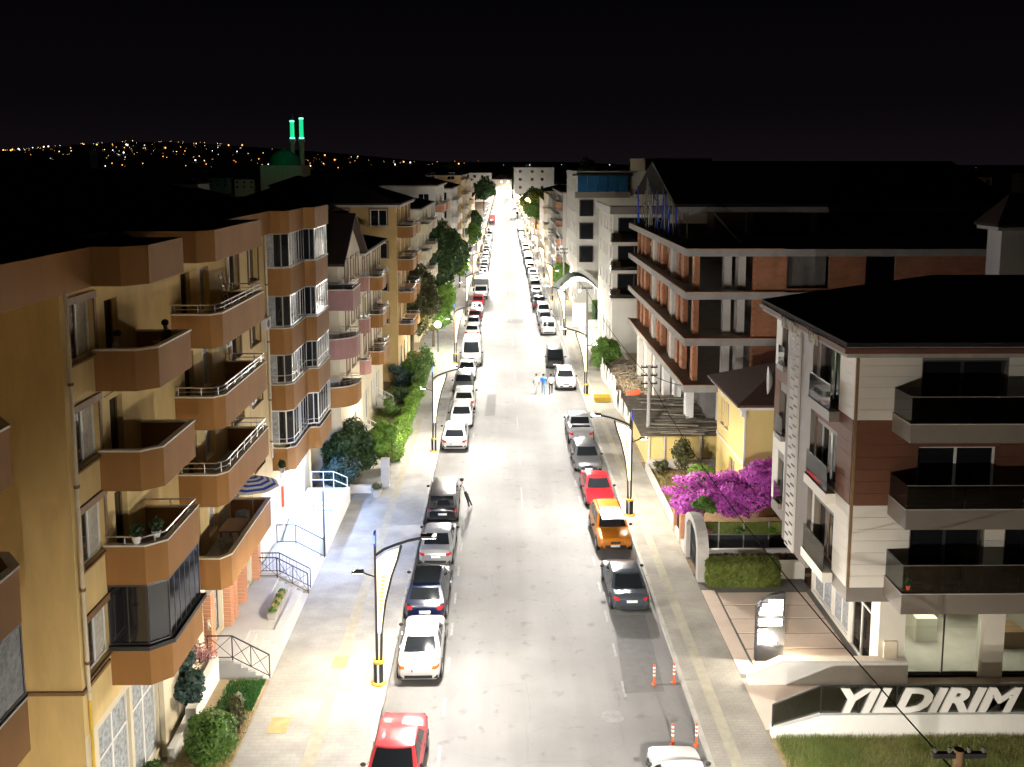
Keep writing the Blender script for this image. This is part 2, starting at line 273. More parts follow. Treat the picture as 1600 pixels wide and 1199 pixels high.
def railing(parent, path, z0, h, m='steel', r=.022, bars=1, gap=1.1, name='railing'):
    """hand rail with lower rails on posts along an open 3D-ish plan path; z0 may be a list"""
    zs = z0 if isinstance(z0, (list, tuple)) else [z0]*len(path)
    top = [(x, y, z+h) for (x, y), z in zip(path, zs)]
    o = MB().path(top, r*1.25, 6).build(name, m, parent)
    for k in range(bars):
        f = (k+1)/(bars+1); MB().path([(x, y, z+h*f) for (x, y), z in zip(path, zs)], r*.7, 5).build('rail', m, o if parent is None or parent.parent is None else parent)
    pm = MB()
    par2 = o if parent is None or parent.parent is None else parent
    for (a, za), (b, zb) in zip(zip(path[:-1], zs[:-1]), zip(path[1:], zs[1:])):
        L = math.hypot(b[0]-a[0], b[1]-a[1]); n = max(1, round(L/gap))
        for i in range(n):
            t = i/n; x, y, z = a[0]+(b[0]-a[0])*t, a[1]+(b[1]-a[1])*t, za+(zb-za)*t
            MB().tube((x, y, z), (x, y, z+h), r, 5).build('post', m, par2)
    x, y = path[-1]; MB().tube((x, y, zs[-1]), (x, y, zs[-1]+h), r, 5).build('post', m, par2)
    return o
def balcony(parent, path, zt, zb, m='brown_band', coping='coping', rail=None, floor=None, slab='concrete', t=.13, post_gap=1.1):
    """path runs from wall to wall round the outside (anticlockwise seen from above): slab, parapet band, coping, rail"""
    zf = zb+.22 if floor is None else floor
    s = MB().prism(off_path(path, .05), zb+.02, zf).build('balcony', slab, parent)
    MB().ribbon(path, t, zb, zt).build('parapet', m, s)
    MB().ribbon(off_path(path, -.03), t+.06, zt+.001, zt+.05).build('coping', coping, s)
    if rail:
        ip = off_path(path, t*.5); MB().path([(x, y, zt+.05+rail) for x, y in ip], .028, 6).build('rail', 'steel', s)
        if rail > .28: MB().path([(x, y, zt+.05+rail*.5) for x, y in ip], .016, 5).build('rail', 'steel', s)
        for a, b in zip(ip[:-1], ip[1:]):
            L = math.hypot(b[0]-a[0], b[1]-a[1]); n = max(1, round(L/post_gap))
            for i in range(n):
                x, y = a[0]+(b[0]-a[0])*(i+.5)/n, a[1]+(b[1]-a[1])*(i+.5)/n; MB().tube((x, y, zt+.03), (x, y, zt+.05+rail), .018, 5).build('post', 'steel', s)
    return s
def off_path(path, t):
    n = len(path); out = []
    for i in range(n):
        ds = []
        if i > 0: ds.append((path[i][0]-path[i-1][0], path[i][1]-path[i-1][1]))
        if i < n-1: ds.append((path[i+1][0]-path[i][0], path[i+1][1]-path[i][1]))
        ns = [(-dy/math.hypot(dx, dy), dx/math.hypot(dx, dy)) for dx, dy in ds]
        nx = sum(a for a, b in ns); ny = sum(b for a, b in ns); l = math.hypot(nx, ny); nx /= l; ny /= l
        k = t/max(.35, nx*ns[0][0]+ny*ns[0][1]); out.append((path[i][0]+nx*k, path[i][1]+ny*k))
    return out
def hip_roof(parent, x0, x1, y0, y1, z, h, m='roof_tile', inset=None, axis=None, eave=.14):
    axis = axis or ('y' if (y1-y0) > (x1-x0) else 'x'); mb = MB()
    if axis == 'y':
        i = (x1-x0)/2 if inset is None else inset; xm = (x0+x1)/2; a, b = (xm, y0+i, z+h), (xm, y1-i, z+h)
        vs = [(x0, y0, z), (x1, y0, z), (x1, y1, z), (x0, y1, z), a, b]; fs = [(0, 1, 4), (1, 2, 5, 4), (2, 3, 5), (3, 0, 4, 5)]
    else:
        i = (y1-y0)/2 if inset is None else inset; ym = (y0+y1)/2; a, b = (x0+i, ym, z+h), (x1-i, ym, z+h)
        vs = [(x0, y0, z), (x1, y0, z), (x1, y1, z), (x0, y1, z), a, b]; fs = [(0, 1, 5, 4), (1, 2, 5), (2, 3, 4, 5), (3, 0, 4)]
    o = len(vs); vs += [(x, y, zz-eave) for x, y, zz in vs[:4]]; fs += [(1, 0, o, o+1), (2, 1, o+1, o+2), (3, 2, o+2, o+3), (0, 3, o+3, o), (o+3, o+2, o+1, o)]
    return mb.add(vs, fs).build('roof', m, parent)

# ================================================================= GROUND, ROAD, PAVEMENTS
KL, KR, Y0, Y1 = -4.45, 6.9, -30.0, 640.0
struct('ground', MB().add([(-6000, -200, -.06), (6000, -200, -.06), (6000, 9000, -.06), (-6000, 9000, -.06)], [(0, 1, 2, 3)]), 'soil')
road = struct('road', MB().box(KL, KR, Y0, Y1, -.05, 0), 'asphalt')
for x, y, w, d, a in [(5.5, 36.2, 1.7, 6.2, .03), (1.6, 118, 2.4, 3.0, 0), (-1.0, 76, .9, 7, .05)]:
    MB().prism([(x-w/2, y-d/2), (x+w/2*.8, y-d/2+a*4), (x+w/2, y+d/2), (x-w/2*.7, y+d/2)], .001, .004).build('patch', 'road_patch', road)
mat('road_cover', (.20, .195, .19), .8, .2, 4, .4)
MB().lathe([(.42, 0), (.42, .006), (.36, .008), (0.01, .008)], 20, (4.0, 31.6, 0)).build('manhole_cover', 'road_cover', road)
MB().lathe([(.32, 0), (.32, .006), (.28, .008), (0.01, .008)], 20, (1.0, 47.0, 0)).build('manhole_cover', 'concrete_dark', road)
# parking bay dashes beside the parked cars and the worn centre line
dash = MB().box(-.05, .05, -.55, .55, .0, .004).build('bay_dash', 'road_paint', road); dash.location = (-2.25, 26.5, 0)
k = 0
for i in range(34):
    for x in (-2.2, 4.62):
        y = 26.5+2.9*i
        if x > 0 and y < 30: continue
        d = dash.copy(); COL.objects.link(d); d.location = (x+.02*math.sin(i), y+(0 if x < 0 else 1.1), 0)
for i in range(14):
    d = dash.copy(); COL.objects.link(d); d.scale = (.8, 3.4, 1); d.location = (1.15, 54+i*8.2, 0); d.name = 'centre_dash'
bpy.data.objects.remove(dash)
# pavements: slab with a tactile strip, edged by kerb stones laid one by one near the camera
pl_ = struct('pavement_left', MB().box(-9.05, KL-.16, Y0, Y1, -.05, .13), 'pavers_left')
pr_ = struct('pavement_right', MB().box(KR+.16, 9.3, Y0, Y1, -.05, .13), 'pavers')
MB().box(-6.75, -6.30, Y0, 330, .131, .137).build('tactile_strip', 'tactile', pl_)
MB().box(7.62, 8.02, Y0, 330, .131, .137).build('tactile_strip', 'tactile', pr_)
mat('tactile_yellow', (.42, .33, .16), .85, .2, 2)
for x, y, s in [(-6.55, 35.2, .62), (-8.0, 31.0, .7), (-6.6, 45.5, .55)]: MB().box(x-s/2, x+s/2, y-s*.7, y+s*.7, .1375, .1415).build('tactile_tile', 'tactile_yellow' if s > .6 else 'tactile', pl_)
ks = MB().box(0, .155, 0, .985, -.05, .15).build('kerb_stone', 'kerb_stone', pl_)
def kerb(par, x):
    for i in range(64):
        c = ks.copy(); COL.objects.link(c); c.parent = par; c.location = (x+rnd.uniform(-.008, .008), 26+i, rnd.uniform(-.008, .006)); c.rotation_euler = (0, 0, rnd.uniform(-.006, .006))
    MB().box(x, x+.155, Y0, 25.99, -.05, .15).build('kerb', 'kerb_stone', par); MB().box(x, x+.155, 90.02, Y1, -.05, .15).build('kerb', 'kerb_stone', par)
kerb(pl_, KL-.157); kerb(pr_, KR+.002); bpy.data.objects.remove(ks)
# yards between pavement and houses
struct('yard_left', MB().box(-40, -9.06, 15, 420, -.05, .10), 'dry_soil')
struct('yard_right', MB().box(9.31, 60, 60.5, 420, -.05, .09), 'dry_soil')
struct('lot_right', MB().box(9.31, 60, 5, 33.4, -.05, .10), 'dry_soil')
struct('garden_ground', MB().box(9.31, 60, 43.2, 60.4, -.05, .11), 'soil')

# ================================================================= STREET LAMPS
def lamp_proto():
    """decorative post at the kerb, arm towards +x (the road), lit triangular panel, small head towards the pavement"""
    t = thing('street_lamp', 'x', 'street lamp')
    b = MB().lathe([(.30, 0), (.30, .06), (.26, .10)], 14, (.06, 0, 0)).build('base_plate', 'yellow_paint', t, 40)
    MB().lathe([(.205, .10), (.205, .88)], 16, (.06, 0, 0)).build('sleeve', 'black_plastic', t, 40)
    for a in (-1.9, -.6, .7, 2.2):
        x, y = .06+.2*math.cos(a-1.0), .2*math.sin(a-1.0); MB().tube((x, y, .12), (x, y, .86), .045, 6).build('sleeve_stripe', 'reflective_white', t)
    MB().lathe([(.225, .86), (.225, .95)], 16, (.06, 0, 0)).build('sleeve_ring', 'yellow_paint', t, 40)
    MB().tube((0, 0, .9), (0, 0, 5.55), .055, 8, .045).build('pole', 'pole_dark', t, 40)
    cv = [(.16, 0, .95), (.20, 0, 2.2), (.36, 0, 3.3), (.60, 0, 4.3), (.86, 0, 5.05), (1.00, 0, 5.55)]
    MB().path(cv, .05, 8).build('strut', 'pole_dark', t, 60)
    arm = [(0, 0, 5.15), (.35, 0, 5.40), (.8, 0, 5.58), (1.3, 0, 5.74), (1.85, 0, 5.86)]
    MB().path(arm, .055, 8).build('arm', 'pole_dark', t, 60)
    h = MB().box(1.75, 2.35, -.13, .13, 5.86, 5.95).build('lamp_head', 'pole_dark', t); MB().box(1.8, 2.32, -.10, .10, 5.845, 5.859).build('led_panel', 'led_white', h)
    # panel between pole and strut
    pts = [(.06, 2.05), (.17, 2.05), (.32, 3.3), (.56, 4.3), (.81, 5.02), (.90, 5.42), (.42, 5.26), (.06, 4.98)]
    n = len(pts); p = MB().add([(x, -.045, z) for x, z in pts]+[(x, .045, z) for x, z in pts], [tuple(range(n)), tuple(range(n, 2*n))[::-1]]+[((i+1) % n, i, n+i, n+(i+1) % n) for i in range(n)]).build('light_panel', 'banner_light', t)
    q = [(.10, 2.4), (.15, 2.4), (.33, 3.7), (.46, 4.45), (.14, 4.45)]
    for s in (-1, 1):
        for r_ in range(13):
            zz = 2.45+r_*.155; wd = .03+.012*r_; xc = .115+.0165*r_
            MB().add([(xc-wd, s*.05, zz), (xc, s*.05, zz-.055), (xc+wd, s*.05, zz), (xc, s*.05, zz+.055)], [(0, 1, 2, 3)[::s]]).build('panel_motif', 'banner_amber', p)
        MB().add([(.40+.22*math.cos(a*.5236), s*.053, 4.84+.22*math.sin(a*.5236)) for a in range(12)], [tuple(range(12))[::s]]).build('panel_disc', 'banner_disc', p)
    bl = MB().box(-.03, .03, -.16, .16, 5.56, 6.1).build('top_panel', 'blue_panel', t); MB().tube((.0, -.161, 5.7), (.0, -.161, 6.0), .035, 6).build('top_light', 'blue_light', bl)
    MB().path([(0, 0, 4.3), (-.35, 0, 4.42), (-.5, 0, 4.5)], .03, 6).build('side_arm', 'pole_dark', t)
    h2 = MB().box(-.88, -.45, -.09, .09, 4.47, 4.56).build('side_head', 'pole_dark', t); MB().box(-.85, -.5, -.07, .07, 4.455, 4.469).build('led_panel', 'led_white', h2)
    def area(nm, loc, w, d, P, rot, col=(1.0, .945, .865)):
        l = bpy.data.lights.new(nm, 'AREA'); l.shape = 'RECTANGLE'; l.size = w; l.size_y = d; l.energy = P; l.color = col; o = bpy.data.objects.new(nm, l); COL.objects.link(o); o.parent = t; o.location = loc; o.rotation_euler = rot; return o
    for k in (-1, 1): area('lamp_light', (2.06, .05*k, 5.835), .5, .09, LAMP_W*.5, (R(46*k), R(-30), 0)).data.spread = R(150)   # street optics throw the light along the road
    area('side_light', (-.68, 0, 4.45), .34, .14, LAMP_W*.22, (0, R(42), 0), (1.0, .86, .66)).data.spread = R(160)
    return t
lamp0 = lamp_proto()
ORD = ['nearest', 'second', 'third', 'fourth', 'fifth', 'sixth', 'seventh', 'eighth', 'ninth', 'tenth', 'eleventh', 'twelfth', 'thirteenth', 'fourteenth', 'fifteenth', 'sixteenth', 'seventeenth', 'eighteenth', 'nineteenth', 'twentieth', 'twenty-first', 'twenty-second', 'twenty-third', 'twenty-fourth', 'twenty-fifth', 'twenty-sixth', 'twenty-seventh', 'twenty-eighth', 'twenty-ninth', 'thirtieth', 'thirty-first', 'thirty-second']
first = True
LY = [4.5+29.2*i for i in range(21)]; RY = [19.0]+[50.9+27.9*i for i in range(19)]
for side, ys in (('left', LY), ('right', RY)):
    v = 0
    for i, y in enumerate(ys):
        x = -4.85 if side == 'left' else 7.30; rz = 0 if side == 'left' else math.pi
        seen = y > 27
        lab = f'street lamp with lit triangular panel at the {side} kerb, {ORD[v]} in its row' if seen else f'street lamp at the {side} kerb just behind the viewpoint'
        if seen: v += 1
        if side == 'left' and v == 1 and seen: lab = 'street lamp with lit triangular panel beside the white saloon on the left kerb'
        if side == 'right' and v == 1: lab = 'street lamp with lit triangular panel beside the orange car and purple flowers'
        if first: lamp0.location = (x, y, .13); lamp0['label'] = lab; lamp0['group'] = 'street lamps along both kerbs'; first = False
        else: dup(lamp0, (x, y, .13), rz, lab, group='street lamps along both kerbs')
for o in bpy.data.objects:   # power of the two unseen lamps below the frame raised to brighten the near scene
    if o.type == 'LIGHT' and o.parent and o.parent.name.startswith('street_lamp') and o.parent.location.y < 25: o.data = o.data.copy(); o.data.energy *= 1.8
# old sodium lamp far along the right side
t = thing('sodium_lamp', 'tall old lamp post with glowing orange sodium bulb far along the right side', 'street lamp', (8.9, 300, 0))
MB().tube((8.9, 300, 0), (8.9, 300, 8.6), .1, 8, .06).build('pole', 'concrete_pale', t); MB().tube((8.9, 300, 8.5), (8.2, 300, 8.9), .05, 6).build('arm', 'concrete_pale', t); MB().ball((8.0, 300, 8.85), .62, 10, 6, (1, 1, .7)).build('bulb', 'sodium', t, 60)
l = bpy.data.lights.new('sodium_light', 'POINT'); l.energy = 6000; l.color = (1, .45, .08); l.shadow_soft_size = .45; o = bpy.data.objects.new('sodium_light', l); COL.objects.link(o); o.parent = t; o.location = Vector((8.0, 299.3, 8.3))-Vector((8.9, 300, 0))

# ================================================================= CARS (front towards +y)
def paint(name, col, metal=.0, rough=.28):
    m = bpy.data.materials.new(name); m.use_nodes = True; b = m.node_tree.nodes['Principled BSDF']; b.inputs['Base Color'].default_value = (*col, 1); b.inputs['Metallic'].default_value = metal; b.inputs['Roughness'].default_value = rough
    b.inputs['Coat Weight'].default_value = .6; b.inputs['Coat Roughness'].default_value = .06; b.inputs['Specular IOR Level'].default_value = .5
    MATS[name] = m
for n_, c_, me_ in [('paint_white', (.72, .71, .69), 0), ('paint_silver', (.42, .43, .44), .5), ('paint_grey', (.16, .165, .17), .4), ('paint_black', (.012, .012, .013), .0), ('paint_blue', (.003, .008, .032), .1), ('paint_slate', (.055, .068, .085), .35), ('paint_red', (.42, .012, .018), .0), ('paint_orange', (.52, .17, .014), .1), ('paint_dark_red', (.10, .012, .016), .1), ('paint_beige', (.50, .46, .38), .0), ('paint_light_red', (.50, .045, .055), .0)]: paint(n_, c_, me_)
mat('canvas_grey', (.09, .092, .095), .8, .1)
lerp = lambda a, b, t: a+(b-a)*t
SPEC = {  # L, W, H, belt, nose height, tail height, base front, roof front, roof rear, base rear, sill height, wheel radius
 'saloon': (4.45, 1.72, 1.42, .90, .70, .96, 1.02, .36, -.72, -1.42, .20, .31),
 'hatchback': (4.05, 1.74, 1.48, .92, .72, .95, 1.05, .42, -1.42, -1.88, .20, .31),
 'suv': (4.40, 1.82, 1.64, 1.02, .86, 1.02, 1.02, .40, -1.62, -2.06, .26, .35),
 'minivan': (4.25, 1.78, 1.82, 1.02, .86, 1.02, 1.42, .78, -1.98, -2.09, .24, .32),
 'van': (5.30, 2.00, 2.45, 1.25, 1.05, 1.25, 2.05, 1.35, -2.58, -2.62, .28, .35),
 'pickup': (5.10, 1.85, 1.78, 1.10, .98, 1.08, 1.10, .50, -.70, -.98, .32, .38),
}
def car_proto(kind, loc):
    L, W, H, belt, nose, tail, bf, rf, rr, brr, sill, wr = SPEC[kind]; hw = W/2
    t = thing(kind if kind != 'suv' else 'sport_utility_car', 'x', 'car' if kind not in ('van', 'pickup') else kind, loc)
    ox, oy, oz = loc
    def V(x, y, z): return (ox+x, oy+y, oz+z)
    ys = [-L/2, -L/2+.04, -L/2+.16, brr-.02 if brr > -L/2+.25 else -L/2+.30, -1.3, -.6, .1, .8, bf, bf+.12, lerp(bf, L/2, .5), L/2-.30, L/2-.10, L/2]
    ys = sorted(set(ys))
    def ztop(y):
        if y <= brr: k = (y+L/2)/max(.01, brr+L/2); return lerp(tail-.05, belt+.02 if kind == 'saloon' else belt, min(1, k)) if kind != 'saloon' else lerp(tail-.06, tail, min(1, k*4))
        if y <= bf: return belt
        k = (y-bf)/(L/2-bf); return lerp(belt, nose, k**1.35)
    def half(y):
        k = max(0, abs(y)-(L/2-.55))/.55; return hw*(1-.13*k*k)
    rows = []
    for i, y in enumerate(ys):
        w, zt, zb = half(y), ztop(y), sill; e = min(1, (L/2-abs(y))/.16)
        zb += .14*(1-e)*1.0; zt -= .16*(1-e)**2; w *= lerp(.93, 1, e)
        rows.append([(0, zb), (.80*w, zb), (.965*w, zb+.09), (w, zb+.40*(zt-zb)), (.985*w, zb+.72*(zt-zb)), (.925*w, zt-.035), (.80*w, zt), (0, zt+.025)])
    mb = MB(); n = 8
    for s in (1, -1):
        o = len(mb.v)
        for y, r_ in zip(ys, rows): mb.v += [V(s*x, y, z) for x, z in r_]
        for i in range(len(ys)-1):
            for j in range(n-1):
                q = (o+i*n+j, o+i*n+j+1, o+(i+1)*n+j+1, o+(i+1)*n+j); mb.f.append(q if s < 0 else q[::-1])
        mb.f.append(tuple(o+j for j in range(n))[::-s]); mb.f.append(tuple(o+(len(ys)-1)*n+j for j in range(n))[::s])
    zb, zr = belt-.03, H
    wb, wt = hw*.93, hw*(.74 if kind in ('saloon', 'hatchback', 'suv') else .82)
    hwv = lambda v: lerp(wb, wt, v**1.25); yf = lambda v: lerp(bf, rf, v); yr = lambda v: lerp(brr, rr, v**(1.0 if kind != 'minivan' else 1.4)); zv = lambda v: lerp(zb, zr-.05, v)
    bow = .10
    front = lambda u, v, d=0: V((2*u-1)*hwv(v), yf(v)+bow*(1-(2*u-1)**2)+d, zv(v)+d*.7)
    rear = lambda u, v, d=0: V((2*u-1)*hwv(v), yr(v)-bow*.6*(1-(2*u-1)**2)-d, zv(v)+d*.5)
    side = lambda s: (lambda u, v, d=0: V(s*(hwv(v)+d), lerp(yr(v), yf(v), u), zv(v)+d*.3))
    mb.grid(front, 6, 4, True); mb.grid(rear, 6, 4); mb.grid(side(1), 6, 4); mb.grid(side(-1), 6, 4, True)
    def roof(u, v):
        a = 2*u-1; b = 2*v-1; y = lerp(rr, rf, v); y += (bow*(1-a*a) if v == 1 else (-bow*.6*(1-a*a) if v == 0 else 0)); return V(a*wt, y, zr-.05+.06*(1-abs(a)**3)*(1-abs(b)**4)**.5)
    mb.grid(roof, 8, 8)
    if kind == 'pickup':  # open bed
        pass
    body = mb.build('body', 'paint_white', t, 32)
    def panel(fn, ua, ub, va, vb, nm, m='car_glass', d=.012, flip=False, par=t, nu=4, nv=3):
        return MB().grid(lambda u, v: fn(lerp(ua, ub, u), lerp(va, vb, v), d), nu, nv, flip).build(nm, m, par, 30)
    panel(front, .07, .93, .10, .93, 'windscreen', flip=True); 
    if kind == 'van':
        panel(rear, .1, .47, .42, .86, 'rear_window'); panel(rear, .53, .9, .42, .86, 'rear_window')
    elif kind == 'minivan': panel(rear, .08, .92, .16, .88, 'rear_window')
    else: panel(rear, .09, .91, .14 if kind == 'saloon' else .22, .90, 'rear_window')
    cuts = {'van': [(.74, .96)], 'minivan': [(.08, .32), (.36, .62), (.66, .93)], 'saloon': [(.12, .48), (.53, .92)], 'pickup': [(.10, .46), (.52, .92)]}.get(kind, [(.05, .22), (.26, .56), (.60, .93)])
    for s in (1, -1):
        for a, b in cuts: panel(side(s), a, b, .14, .88, 'side_window', flip=s < 0)
    # lights, plates, bumpers, grille
    fy, ry = L/2, -L/2
    for s in (1, -1):
        MB().add([V(s*.86*half(fy-.05), fy-.17, nose-.10), V(s*.50*hw, fy+.004, nose-.12), V(s*.52*hw, fy+.004, nose-.24), V(s*.90*half(fy-.05), fy-.14, nose-.25), V(s*.80*half(fy), fy-.22, nose-.04), V(s*.50*hw, fy-.07, nose-.055)], [(0, 1, 2, 3)[::s], (4, 5, 1, 0)[::s]]).build('headlight', 'head_glass', t)
        tz = tail-.10; th = .15 if kind == 'saloon' else (.40 if kind in ('minivan', 'van') else .18); ti = .62 if kind == 'saloon' else (.80 if kind in ('minivan', 'van') else .60)
        tl = MB().add([V(s*.91*half(ry), ry-.012, tz), V(s*ti*hw, ry-.016, tz-.01), V(s*ti*hw, ry-.012, tz-th), V(s*.91*half(ry), ry-.010, tz-th), V(s*.985*half(ry+.2), ry+.20, tz-.01), V(s*.985*half(ry+.2), ry+.18, tz-th)], [(0, 1, 2, 3)[::-s], (4, 0, 3, 5)[::-s]]).build('tail_light', 'tail_red', t)
        m_ = MB().ball(V(s*(hw+.09), bf-.22, belt+.08), .1, 8, 5, (1.0, .55, .75)).build('mirror', 'black_plastic' if kind != 'van' else 'black_plastic', t, 60)
        for wy in (L/2-.80, -L/2+.78):
            w = MB().lathe([(wr*.75, -.10), (wr, -.075), (wr, .075), (wr*.75, .10)], 18, V(s*(hw-.085), wy, wr), 'x').build('wheel', 'tyre', t, 40)
            MB().lathe([(wr*.62, -.02), (wr*.60, .02), (wr*.15, .035)], 12, V(s*(hw+.012) if s > 0 else s*(hw+.012), wy, wr), 'x').build('rim', 'rim', w, 40)
            MB().lathe([(wr+.07, -.012), (wr+.07, .012)], 20, V(s*(hw-.004), wy, wr+.02), 'x').build('wheel_arch', 'black_plastic', t)
            MB().tube(V(s*(hw+.004), wy-.9 if wy > 0 else wy+.95, belt-.14), V(s*(hw+.004), wy-1.08 if wy > 0 else wy+.77, belt-.14), .014, 5).build('door_handle', 'chrome', t)
        MB().add([V(s*(hw+.004), lerp(-L/2+1.3, L/2-1.35, k), z) for k in (0, 1) for z in (sill+.02, sill+.10)], [(0, 2, 3, 1)]).build('sill_trim', 'black_plastic', t)
    MB().grid(lambda u, v: V((2*u-1)*.84*hw, fy+.012-.03*abs(2*u-1)**3, lerp(sill+.13, sill+.27, v)), 6, 1, True).build('front_bumper', 'black_plastic', t)
    MB().grid(lambda u, v: V((2*u-1)*.36*hw*1.2, fy+.008-.02*abs(2*u-1)**3, lerp(nose-.25, nose-.13, v)), 4, 1, True).build('grille', 'black_plastic', t)
    MB().grid(lambda u, v: V((2*u-1)*.88*hw, ry-.012+.03*abs(2*u-1)**3, lerp(sill+.13, sill+.26, v)), 6, 1).build('rear_bumper', 'black_plastic', t)
    for y, d, z in ((fy+.02, 1, nose-.36), (ry-.022, -1, tail-.30 if kind == 'saloon' else tail-.38)):
        p = MB().box(ox-.26, ox+.26, oy+y-.008, oy+y+.008, oz+z-.058, oz+z+.058).build('number_plate', 'plate', t); MB().box(ox-.26, ox-.215, oy+y-.010, oy+y+.010, oz+z-.056, oz+z+.056).build('plate_strip', 'plate_blue', p)
    if kind in ('suv', 'minivan'):
        for s in (1, -1): MB().path([V(s*wt*.86, rr+.12, H-.02), V(s*wt*.86, rr+.22, H+.05), V(s*wt*.86, rf-.30, H+.05), V(s*wt*.86, rf-.18, H-.02)], .02, 5).build('roof_rail', 'chrome', t)
    if kind == 'pickup':
        MB().box(ox-.70, ox+.70, oy-2.40, oy-1.08, oz+1.085, oz+1.118).build('bed_liner', 'black_plastic', t)
        for s in (1, -1): MB().box(ox+s*.80-.07, ox+s*.80+.07, oy-2.46, oy-1.04, oz+1.08, oz+1.36).build('bed_side', 'paint_white', t)
        MB().box(ox-.80, ox+.80, oy-2.50, oy-2.42, oz+1.06, oz+1.35).build('tailgate', 'paint_white', t)
    return t
def truck_proto(loc):
    t = thing('box_truck', 'x', 'truck', loc); ox, oy, oz = loc; B = lambda x0, x1, y0, y1, z0, z1: MB().box(ox+x0, ox+x1, oy+y0, oy+y1, oz+z0, oz+z1)
    B(-.75, .75, -3.2, 3.0, .45, .72).build('chassis', 'iron', t)
    def cab(u, v): return None
    pr = [(1.55, .55), (3.15, .55), (3.22, 1.15), (3.12, 1.35), (2.72, 2.12), (2.55, 2.2), (1.55, 2.2)]; n = len(pr)
    MB().add([(ox+s*.95, oy+y, oz+z) for s in (-1, 1) for y, z in pr], [tuple(range(n)), tuple(range(n, 2*n))[::-1]]+[((i+1) % n, i, n+i, n+(i+1) % n) for i in range(n)]).build('cab', 'paint_white', t)
    MB().add([(ox+x, oy+y+.012, oz+z+.006) for x, y, z in ((-.86, 3.10, 1.40), (.86, 3.10, 1.40), (.80, 2.76, 2.06), (-.80, 2.76, 2.06))], [(0, 3, 2, 1)]).build('windscreen', 'car_glass', t)
    for s in (-1, 1):
        MB().add([(ox+s*.956, oy+y, oz+z) for y, z in ((1.75, 1.4), (2.95, 1.4), (2.65, 2.02), (1.75, 2.02))], [(0, 1, 2, 3)[::s]]).build('side_window', 'car_glass', t)
        B(s*.80-.13, s*.80+.13, 3.20, 3.235, .85, 1.05).build('headlight', 'head_glass', t); B(s*1.12-.09, s*1.12+.09, 2.75, 2.83, 1.35, 1.75).build('mirror', 'black_plastic', t)
        B(s*.85-.08, s*.85+.08, -3.33, -3.30, .62, .95).build('tail_light', 'tail_red', t)
        for y in (2.35, -2.0):
            w = MB().lathe([(.3, -.14), (.4, -.11), (.4, .11), (.3, .14)], 18, (ox+s*.82, oy+y, oz+.4), 'x').build('wheel', 'tyre', t, 40); MB().lathe([(.24, -.02), (.22, .02)], 12, (ox+s*.97, oy+y, oz+.4), 'x').build('rim', 'rim', w)
    B(-1.06, 1.06, -3.3, 1.45, .75, 3.0).build('cargo_box', 'canvas_grey', t); B(-1.09, 1.09, -3.33, 1.48, 3.0, 3.06).build('box_roof', 'paint_white', t)
    B(-.98, .98, 3.16, 3.26, .45, .70).build('front_bumper', 'black_plastic', t)
    return t
PROTO = {}
for k in list(SPEC): PROTO[k] = car_proto(k, (0, 0, 0))
PROTO['truck'] = truck_proto((0, 0, 0))
LEN = {k: SPEC[k][0] for k in SPEC}; LEN['truck'] = 6.6
def park(kind, col, x, edge, face, label, extra=None, group='cars parked along the kerbs', rot=None):
    rot = rnd.gauss(0, .015) if rot is None else rot
    m = {'paint_white': 'paint_'+col}
    if extra: m.update(extra)
    L = LEN[kind]; o = dup(PROTO[kind], (x, edge+L/2, .0), (0 if face == 'R' else math.pi)+rot, label, m, group); return o
NM = {'saloon': 'saloon', 'hatchback': 'hatchback', 'suv': 'sport utility car', 'minivan': 'compact minivan', 'van': 'panel van', 'pickup': 'pickup', 'truck': 'box truck'}
# near cars, named one by one
park('saloon', 'light_red', -3.50, 26.1, 'F', 'red saloon facing the viewer, cut off by the bottom edge on the left kerb', rot=-.03)
park('saloon', 'white', -3.29, 33.65, 'R', 'white saloon seen from behind beside the near left street lamp', {'tail_red': 'tail_amber'}, rot=.01)
bc = park('suv', 'blue', -3.40, 38.4, 'R', 'dark blue sport utility car with black roof, in front of the white saloon', rot=-.01)
park('saloon', 'silver', -3.34, 44.1, 'R', 'silver grey saloon with red tail lights, parked behind the black minivan')
park('minivan', 'black', -3.42, 49.8, 'R', 'black minivan seen from behind with a man standing at its side')
park('suv', 'white', -3.42, 62.9, 'R', 'white crossover with dark bumper seen from behind at the second left lamp')
park('hatchback', 'white', -3.2, 68.7, 'F', 'white hatchback facing the viewer, just beyond the white crossover')
park('suv', 'white', -3.2, 73.6, 'R', 'white car seen from behind between a white and a grey hatchback')
park('hatchback', 'grey', -3.5, 79.6, 'F', 'dark grey hatchback facing the viewer on the left kerb')
park('saloon', 'white', -3.4, 85.0, 'F', 'white saloon facing the viewer, parked in front of the tall white panel van')
park('van', 'white', -3.15, 90.6, 'F', 'tall white panel van facing the viewer on the left kerb')
park('suv', 'white', -3.5, 105.2, 'R', 'white sport utility car seen from behind, first beyond the panel van')
park('saloon', 'silver', -3.6, 111.0, 'F', 'silver saloon facing the viewer, second beyond the panel van')
park('hatchback', 'dark_red', -3.55, 117.0, 'R', 'dark maroon hatchback, third beyond the panel van')
park('saloon', 'white', -3.5, 122.8, 'R', 'white saloon two places short of the box truck on the left kerb')
park('hatchback', 'red', -3.5, 129.2, 'F', 'bright red hatchback right in front of the box truck')
park('truck', 'white', -3.2, 136.2, 'F', 'white box truck with dark grey cargo box facing the viewer', group='trucks')
park('saloon', 'white', 5.62, 24.45, 'R', 'white saloon cut off by the bottom edge on the right kerb')
park('saloon', 'slate', 5.70, 39.25, 'R', 'dark slate blue saloon alone on the right kerb near the orange bollards', rot=.02)
oc = park('suv', 'orange', 5.75, 45.7, 'F', 'orange crossover with silver roof facing the viewer', rot=.03)
